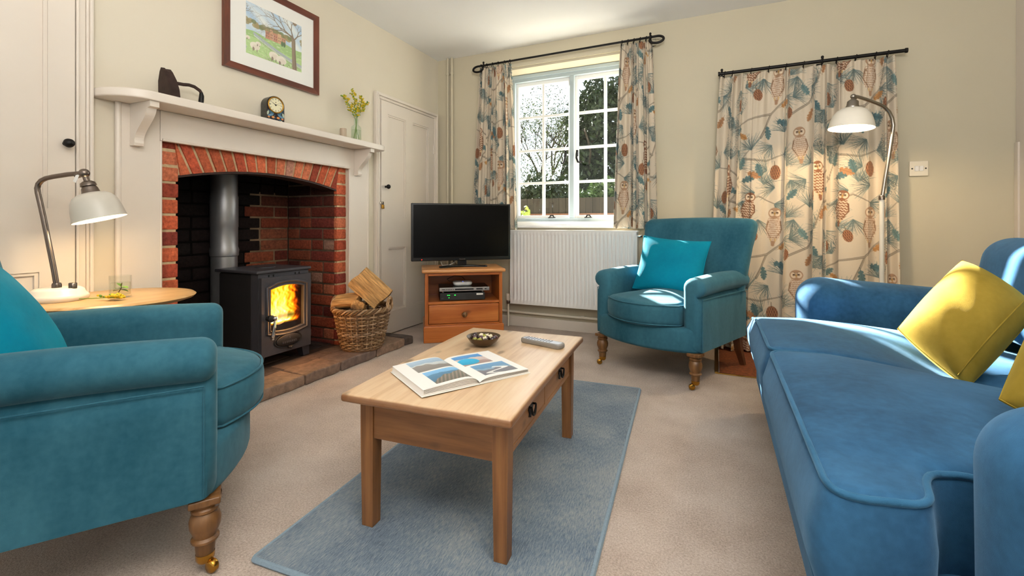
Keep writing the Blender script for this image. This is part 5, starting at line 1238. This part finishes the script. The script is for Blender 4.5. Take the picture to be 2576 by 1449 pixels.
def landscape():
    cv = Canvas(.37, .29, 1300, hx('CFDDE8')); r = random.Random(11); H_, W_ = cv.H, cv.W
    yy, xx = np.mgrid[0:H_, 0:W_]/1300.; u, v = xx/.37, yy/.29
    n = .5+.25*np.sin(13*u+5*v)+.25*np.sin(7*v*3+9*u*2)
    cv.a[:] = hx('9FC0DE')*(1-n[..., None])+hx('E6EDEC')*n[..., None]
    m = v < .45+.02*np.sin(12*u); cv.a[m] = hx('8FB86A')
    m = v < .30+.05*np.sin(5*u+1); cv.a[m] = hx('A5CC7C')
    for i in range(260): cv.line((r.uniform(0, .37), r.uniform(0, .12)), (r.uniform(0, .37), 0.001+r.uniform(0, .12)), .0005, hx('8FB86A')) if False else cv.ell((r.uniform(0, .37), r.uniform(0, .12)), .008, .002, 0, hx(r.choice(['86B460', 'BBDB92', 'D3E6B0'])), alpha=.5)
    for i in range(60): x = r.uniform(0, .30); cv.ell((x, .155+r.uniform(0, .03)*(1-x*1.5)+.012), .016, .012, 0, hx(r.choice(['6E6A40', '857446', '5A6638', '94804E'])), alpha=.8)
    for x, w, h, c in ((.12, .03, .045, 'B5735A'), (.15, .02, .062, 'C08A66'), (.17, .03, .05, 'B5735A'), (.20, .025, .058, 'C99C70'), (.225, .03, .045, 'B07A5C')):
        cv.a[int((.125)*1300):int((.125+h)*1300), int(x*1300):int((x+w)*1300)] = hx(c)
        for a in range(2):
            for b in range(2): cv.ell((x+w*(.3+.4*a), .14+.016*b), .0022, .004, 0, hx('5A3A34'))
    for x in (.23, .245): cv.ell((x, .13), .008, .016, 0, hx('3E5A38'))
    for k in range(2):
        P = [(.05, .125), (.12, .10), (.2, .075), (.3, .05), (.37, .035)]; P = [(a, b-.012*k) for a, b in P]; cv.path(P, .012-.006*k, hx('9AA6B4') if k == 0 else hx('C6CED6'))
    for i in range(34): a = .08+i*.0085; cv.line((a, .112-.085*(a-.05)/.32-.02), (a+.001, .112-.085*(a-.05)/.32-.002), .0016, hx('5C5348'))
    def branch(x, y, a, L, w, d):
        x2, y2 = x+math.cos(a)*L, y+math.sin(a)*L; cv.line((x, y), (x2, y2), w, hx('6B5A48'), w*.7)
        if d > 0:
            for s in (-1, 1): branch(x2, y2, a+s*r.uniform(.2, .6), L*r.uniform(.65, .85), w*.62, d-1)
    cv.path([(.318, 0), (.312, .10), (.305, .19)], .034, hx('7A6650'), .02); cv.path([(.325, 0), (.32, .18)], .006, hx('5A4A3A'))
    branch(.305, .19, 2.7, .06, .011, 6); branch(.308, .19, 1.9, .045, .01, 5); branch(.312, .18, .9, .04, .009, 5); branch(.302, .2, 3.0, .075, .008, 6)
    for x, y, s in ((.055, .055, .03), (.075, .075, .016), (.175, .04, .032), (.225, .03, .034), (.012, .09, .014)):
        cv.ell((x, y), s, s*.72, 0, hx('E8E0D0')); cv.ell((x+s*.2, y-s*.15), s*.7, s*.45, 0, hx('D6C8B4'), alpha=.6); cv.ell((x-s*.3, y-s*.55), s*.22, s*.32, .2, hx('7C6A5A'))
        for q in (-.4, .4): cv.line((x+s*q, y-s*.6), (x+s*q, y-s*.95), s*.14, hx('6A5848'))
    cv.a[:] = cv.a*.74+hx('DDDBD2')*.26
    return cv
v_, u_ = np.meshgrid(np.linspace(.001, .289, 200), np.linspace(.001, .369, 250), indexing='ij')
gridmesh('watercolour', u_*0+.0146, u_-.185, v_+.11, landscape().sample(u_, v_), M['print'], pc)
# ------------------------------------------------------------------ floor lamp
q = .00219; FL = (.829, 3.116)
fl2 = thing('floor_lamp', 'tall floor lamp with white dome shade in front of the long door curtain', 'floor lamp', (FL[0], FL[1], 0), math.atan2(-.073+.0, -.161)+0)
# local +x points from the pole to the shade
ob('base', lathe([(0, .001), (.13, .001), (.135, .008), (.13, .02), (.03, .028), (.0, .03)], 40), M['cream'], fl2)
ob('lower_pole', tube([(0, 0, .02), (0, 0, 1.02)], .0115, 16), M['cream'], fl2)
ob('pole_collar', lathe([(.0145, 0), (.0145, .02), (.011, .024)], 20, (0, 0, 1.012)), M['pewter'], fl2)
pts = [(2219, 497), (2226, 450), (2236, 392), (2244, 340), (2247, 316), (2244, 297), (2236, 281), (2223, 268), (2208, 261), (2178, 250), (2155, 243)]
ob('arched_arm', tube([(-(u-2218)*q, 0, .88+(563-v)*q) for u, v in pts], .009, 14), M['steel'], fl2)
hx0 = (2218-2146)*q; hz0 = .88+(563-243)*q
hd2 = ob('lamp_head', [ico(.014, 18, 10, loc=(0, 0, 0)), tube([(-.02, 0, -.002), (0, 0, 0)], .011, 10), lathe([(.008, 0), (.010, -.014), (.020, -.022), (.026, -.028), (.028, -.05), (.031, -.054), (.031, -.066), (.028, -.07)], 28)], M['steel'], fl2, loc=(hx0, 0, hz0), rot=(0, R(-4), 0))
dome2 = [(.026, -.062), (.048, -.067), (.071, -.082), (.089, -.107), (.100, -.140), (.106, -.170), (.1075, -.176)]
ob('lamp_shade', [lathe(dome2, 56), lathe([(r-.0018, z-.001) for r, z in dome2][::-1], 56), lathe([(.1075, -.176), (.1057, -.177)], 56)], M['cream'], hd2, angle=60)
ob('bulb', ico(.028, 20, 12, (1, 1, 1.2), (0, 0, -.110)), emis('bulb_glow_floor', 'FFE2B0', 24), hd2)
# ------------------------------------------------------------------ garden outside the window
gr = struct(ob('ground', bx(-16, 10, 7.7, 26, -.25, -.15), plain('lawn', '5E6A3C', .9, var=.3, vs=3, bs=40, bst=.6), smooth=False))
tag(ob('bounce_ground', bx(-9, 6, 3.86, 7.69, -.25, -.15), plain('pale_bounce', 'D8D2C6', .9, var=.08, vs=3, bs=20, bst=.4), smooth=False), 'unseen pale ground added outside the window to bounce sunlight inside', 'bounce_ground')  # made-up pale surface, out of view; bounces sunlight through the window onto the ceiling
fe = thing('garden_fence', 'brown wooden panel fence at the end of the garden seen through the window', 'fence', (-2.4, 7.6, -.15))
ob('boards', [bx(-3+.12*i, -3+.12*i+.115, -.01+.008*(i % 2), .008+.008*(i % 2), .0, 1.48) for i in range(50)], wood('fence_wood', '1E1B15', '29241B', '342E24', 'z', 1, .8, coat=0), fe, smooth=False)
ob('fence_rail', [bx(-3, 3, -.04, -.011, z, z+.06) for z in (.3, 1.15)], M['darkleg'], fe, smooth=False)
for i in range(4): ob('fence_post', bx(-3+2*i-.05, -3+2*i+.05, -.06, .04, 0, 1.5), M['darkleg'], fe, smooth=False)
def tree(name, label, x, y, h, cr, crz, nleaf, ls, mat, seed, barky=5, cat='tree', trunk=.09, cz=None):
    r = random.Random(seed); t = thing(name, label, cat, (x, y, -.15)); V = []
    cz = cz or h*.62
    def br(p, a, L, w, d):
        e = p+a*L; V.append(tube([p, p.lerp(e, .5)+Vector((r.uniform(-.04, .04), r.uniform(-.04, .04), 0))*L, e], [w, w*.85, w*.65], 6))
        if d > 0:
            for k in range(3 if d > 2 else 2):
                b = (a+Vector((r.uniform(-.9, .9), r.uniform(-.9, .9), r.uniform(-.25, .55)))).normalized(); br(e, b, L*r.uniform(.6, .85), w*.62, d-1)
    br(Vector((0, 0, 0)), Vector((0, 0, 1)), h*.3, trunk, barky)
    ob('trunk', V, plain('bark_'+name, '3A3128', .9, var=.3, vs=20), t)
    if nleaf:
        P = np.zeros((nleaf*4, 3)); 
        u = rng.normal(size=(nleaf, 3)); u /= np.linalg.norm(u, axis=1, keepdims=True); rad = rng.uniform(.35, 1, nleaf)**.6
        lump = 1+.22*np.sin(3*u[:, 0]*3+seed)*np.cos(4*u[:, 2]+seed*2)
        c = u*rad[:, None]*lump[:, None]*np.array([cr, cr, crz])+np.array([0, 0, cz])
        a1 = rng.normal(size=(nleaf, 3)); a1 /= np.linalg.norm(a1, axis=1, keepdims=True); a2 = np.cross(a1, rng.normal(size=(nleaf, 3))); a2 /= np.linalg.norm(a2, axis=1, keepdims=True)
        s = ls*rng.uniform(.6, 1.3, nleaf)[:, None]
        P[0::4] = c-a1*s; P[1::4] = c+a2*s*.5; P[2::4] = c+a1*s; P[3::4] = c-a2*s*.5
        P[:, 2] = np.maximum(P[:, 2], .02)
        me = bpy.data.meshes.new('foliage'); F = np.arange(nleaf*4, dtype=np.int32)
        me.vertices.add(nleaf*4); me.vertices.foreach_set('co', P.astype(np.float32).ravel()); me.loops.add(nleaf*4); me.loops.foreach_set('vertex_index', F)
        me.polygons.add(nleaf); me.polygons.foreach_set('loop_start', np.arange(0, nleaf*4, 4, dtype=np.int32)); me.update(calc_edges=True); me.materials.append(mat)
        o = bpy.data.objects.new('foliage', me); C.objects.link(o); o.parent = t
    return t
G1 = plain('dark_leaf', '2C3D22', .6, var=.4, vs=8); G2 = plain('mid_leaf', '4A6230', .6, var=.4, vs=8); G3 = plain('olive_leaf', '54603E', .6, var=.4, vs=8); G4 = plain('bright_leaf', '8FA04C', .6, var=.3, vs=8)
tree('bare_tree', 'thinly leaved tree against the bright sky, seen through the left casement', -5.0, 13.5, 5.2, 1.9, 2.1, 17000, .030, G3, 3, 7, cz=3.2)
tree('evergreen_tree', 'dense dark evergreen tree seen through the right casement', -2.55, 11.2, 4.8, 1.0, 2.2, 15000, .075, G1, 4, 3, cz=2.6)
tree('hedge_bush', 'dark bush behind the fence, seen low through the left casement', -3.35, 8.95, 1.8, .72, .75, 7000, .05, G1, 6, 3, cat='bush', cz=1.3, trunk=.04)
tree('hedge_bush', 'leafy green bush above the fence, seen low through the right casement', -1.95, 8.75, 1.6, .52, .55, 4200, .05, G2, 7, 3, cat='bush', cz=1.35, trunk=.04)
tree('garden_shrub', 'small bright yellow green shrub at the lower left window panes', -2.66, 6.3, .9, .2, .40, 900, .05, G4, 9, 2, cat='shrub', cz=.86, trunk=.02)
# ------------------------------------------------------------------ light
def light(name, kind, loc, energy, col, **k):
    l = bpy.data.lights.new(name, kind); l.energy = energy; l.color = col
    for a, b in k.items(): setattr(l, a, b)
    o = bpy.data.objects.new(name, l); C.objects.link(o); o.location = loc; return o
sd = Vector((1.08, -1.0, -.70)); s = light('sun', 'SUN', (-6, 9, 7), 55, (1, .95, .86), angle=R(.8)); s.rotation_euler = sd.to_track_quat('-Z', 'Y').to_euler()
bpy.context.view_layer.update()
def inhead(h, z): return h.matrix_world @ Vector((0, 0, z))
light('table_lamp_light', 'POINT', inhead(hd, -.155), 2.9, (1, .76, .47), shadow_soft_size=.03)
light('floor_lamp_light', 'POINT', inhead(hd2, -.150), 12, (1, .76, .47), shadow_soft_size=.03)
light('fire_light', 'POINT', (SXF+.06, SY, .33), 2.2, (1, .45, .12), shadow_soft_size=.07)
fl_ = light('added_ceiling_fill', 'AREA', (.25, -.2, 1.72), 76, (1, .97, .93), shape='DISK', size=1.2); fl_.rotation_euler = Vector((-.12, .45, 1.0)).to_track_quat('-Z', 'Y').to_euler()  # added fill lamp aimed upward to brighten the ceiling; not a source in the room
w = bpy.data.worlds.new('sky'); bpy.context.scene.world = w; w.use_nodes = True; nt = w.node_tree; bg = nt.nodes['Background']
tc = nt.nodes.new('ShaderNodeTexCoord'); sp_ = nt.nodes.new('ShaderNodeSeparateXYZ'); nt.links.new(tc.outputs['Generated'], sp_.inputs[0])
mr = nt.nodes.new('ShaderNodeMapRange'); mr.inputs[1].default_value = -.3; mr.inputs[2].default_value = .4; mr.inputs[3].default_value = .58; mr.inputs[4].default_value = 2.6
nt.links.new(sp_.outputs['Y'], mr.inputs[0]); nt.links.new(mr.outputs[0], bg.inputs['Strength'])
mx = nt.nodes.new('ShaderNodeMix'); mx.data_type = 'RGBA'; mx.inputs[6].default_value = (1, .97, .92, 1); mx.inputs[7].default_value = (.80, .90, 1, 1)
mr2 = nt.nodes.new('ShaderNodeMapRange'); mr2.inputs[1].default_value = -.3; mr2.inputs[2].default_value = .4; nt.links.new(sp_.outputs['Y'], mr2.inputs[0]); nt.links.new(mr2.outputs[0], mx.inputs[0]); nt.links.new(mx.outputs[2], bg.inputs['Color'])
# ------------------------------------------------------------------ camera
cam = bpy.data.cameras.new('camera'); co = bpy.data.objects.new('camera', cam); C.objects.link(co)
cam.sensor_width = 36; cam.lens = 1142/2576*36; cam.clip_start = .02
cam.shift_y = -(1449/2-563)/2576
co.location = (0, 0, .88); co.rotation_euler = (PI/2, 0, R(24.27))
sc = bpy.context.scene; sc.camera = co
sc.view_settings.view_transform = 'Standard'; sc.view_settings.look = 'None'; sc.view_settings.exposure = 0.55
sc.cycles.use_denoising = True; sc.cycles.use_adaptive_sampling = True; sc.cycles.adaptive_threshold = .12
sc.cycles.max_bounces = 7; sc.cycles.diffuse_bounces = 3; sc.cycles.glossy_bounces = 3; sc.cycles.transparent_max_bounces = 16; sc.cycles.sample_clamp_indirect = 6; sc.cycles.caustics_reflective = False; sc.cycles.caustics_refractive = False
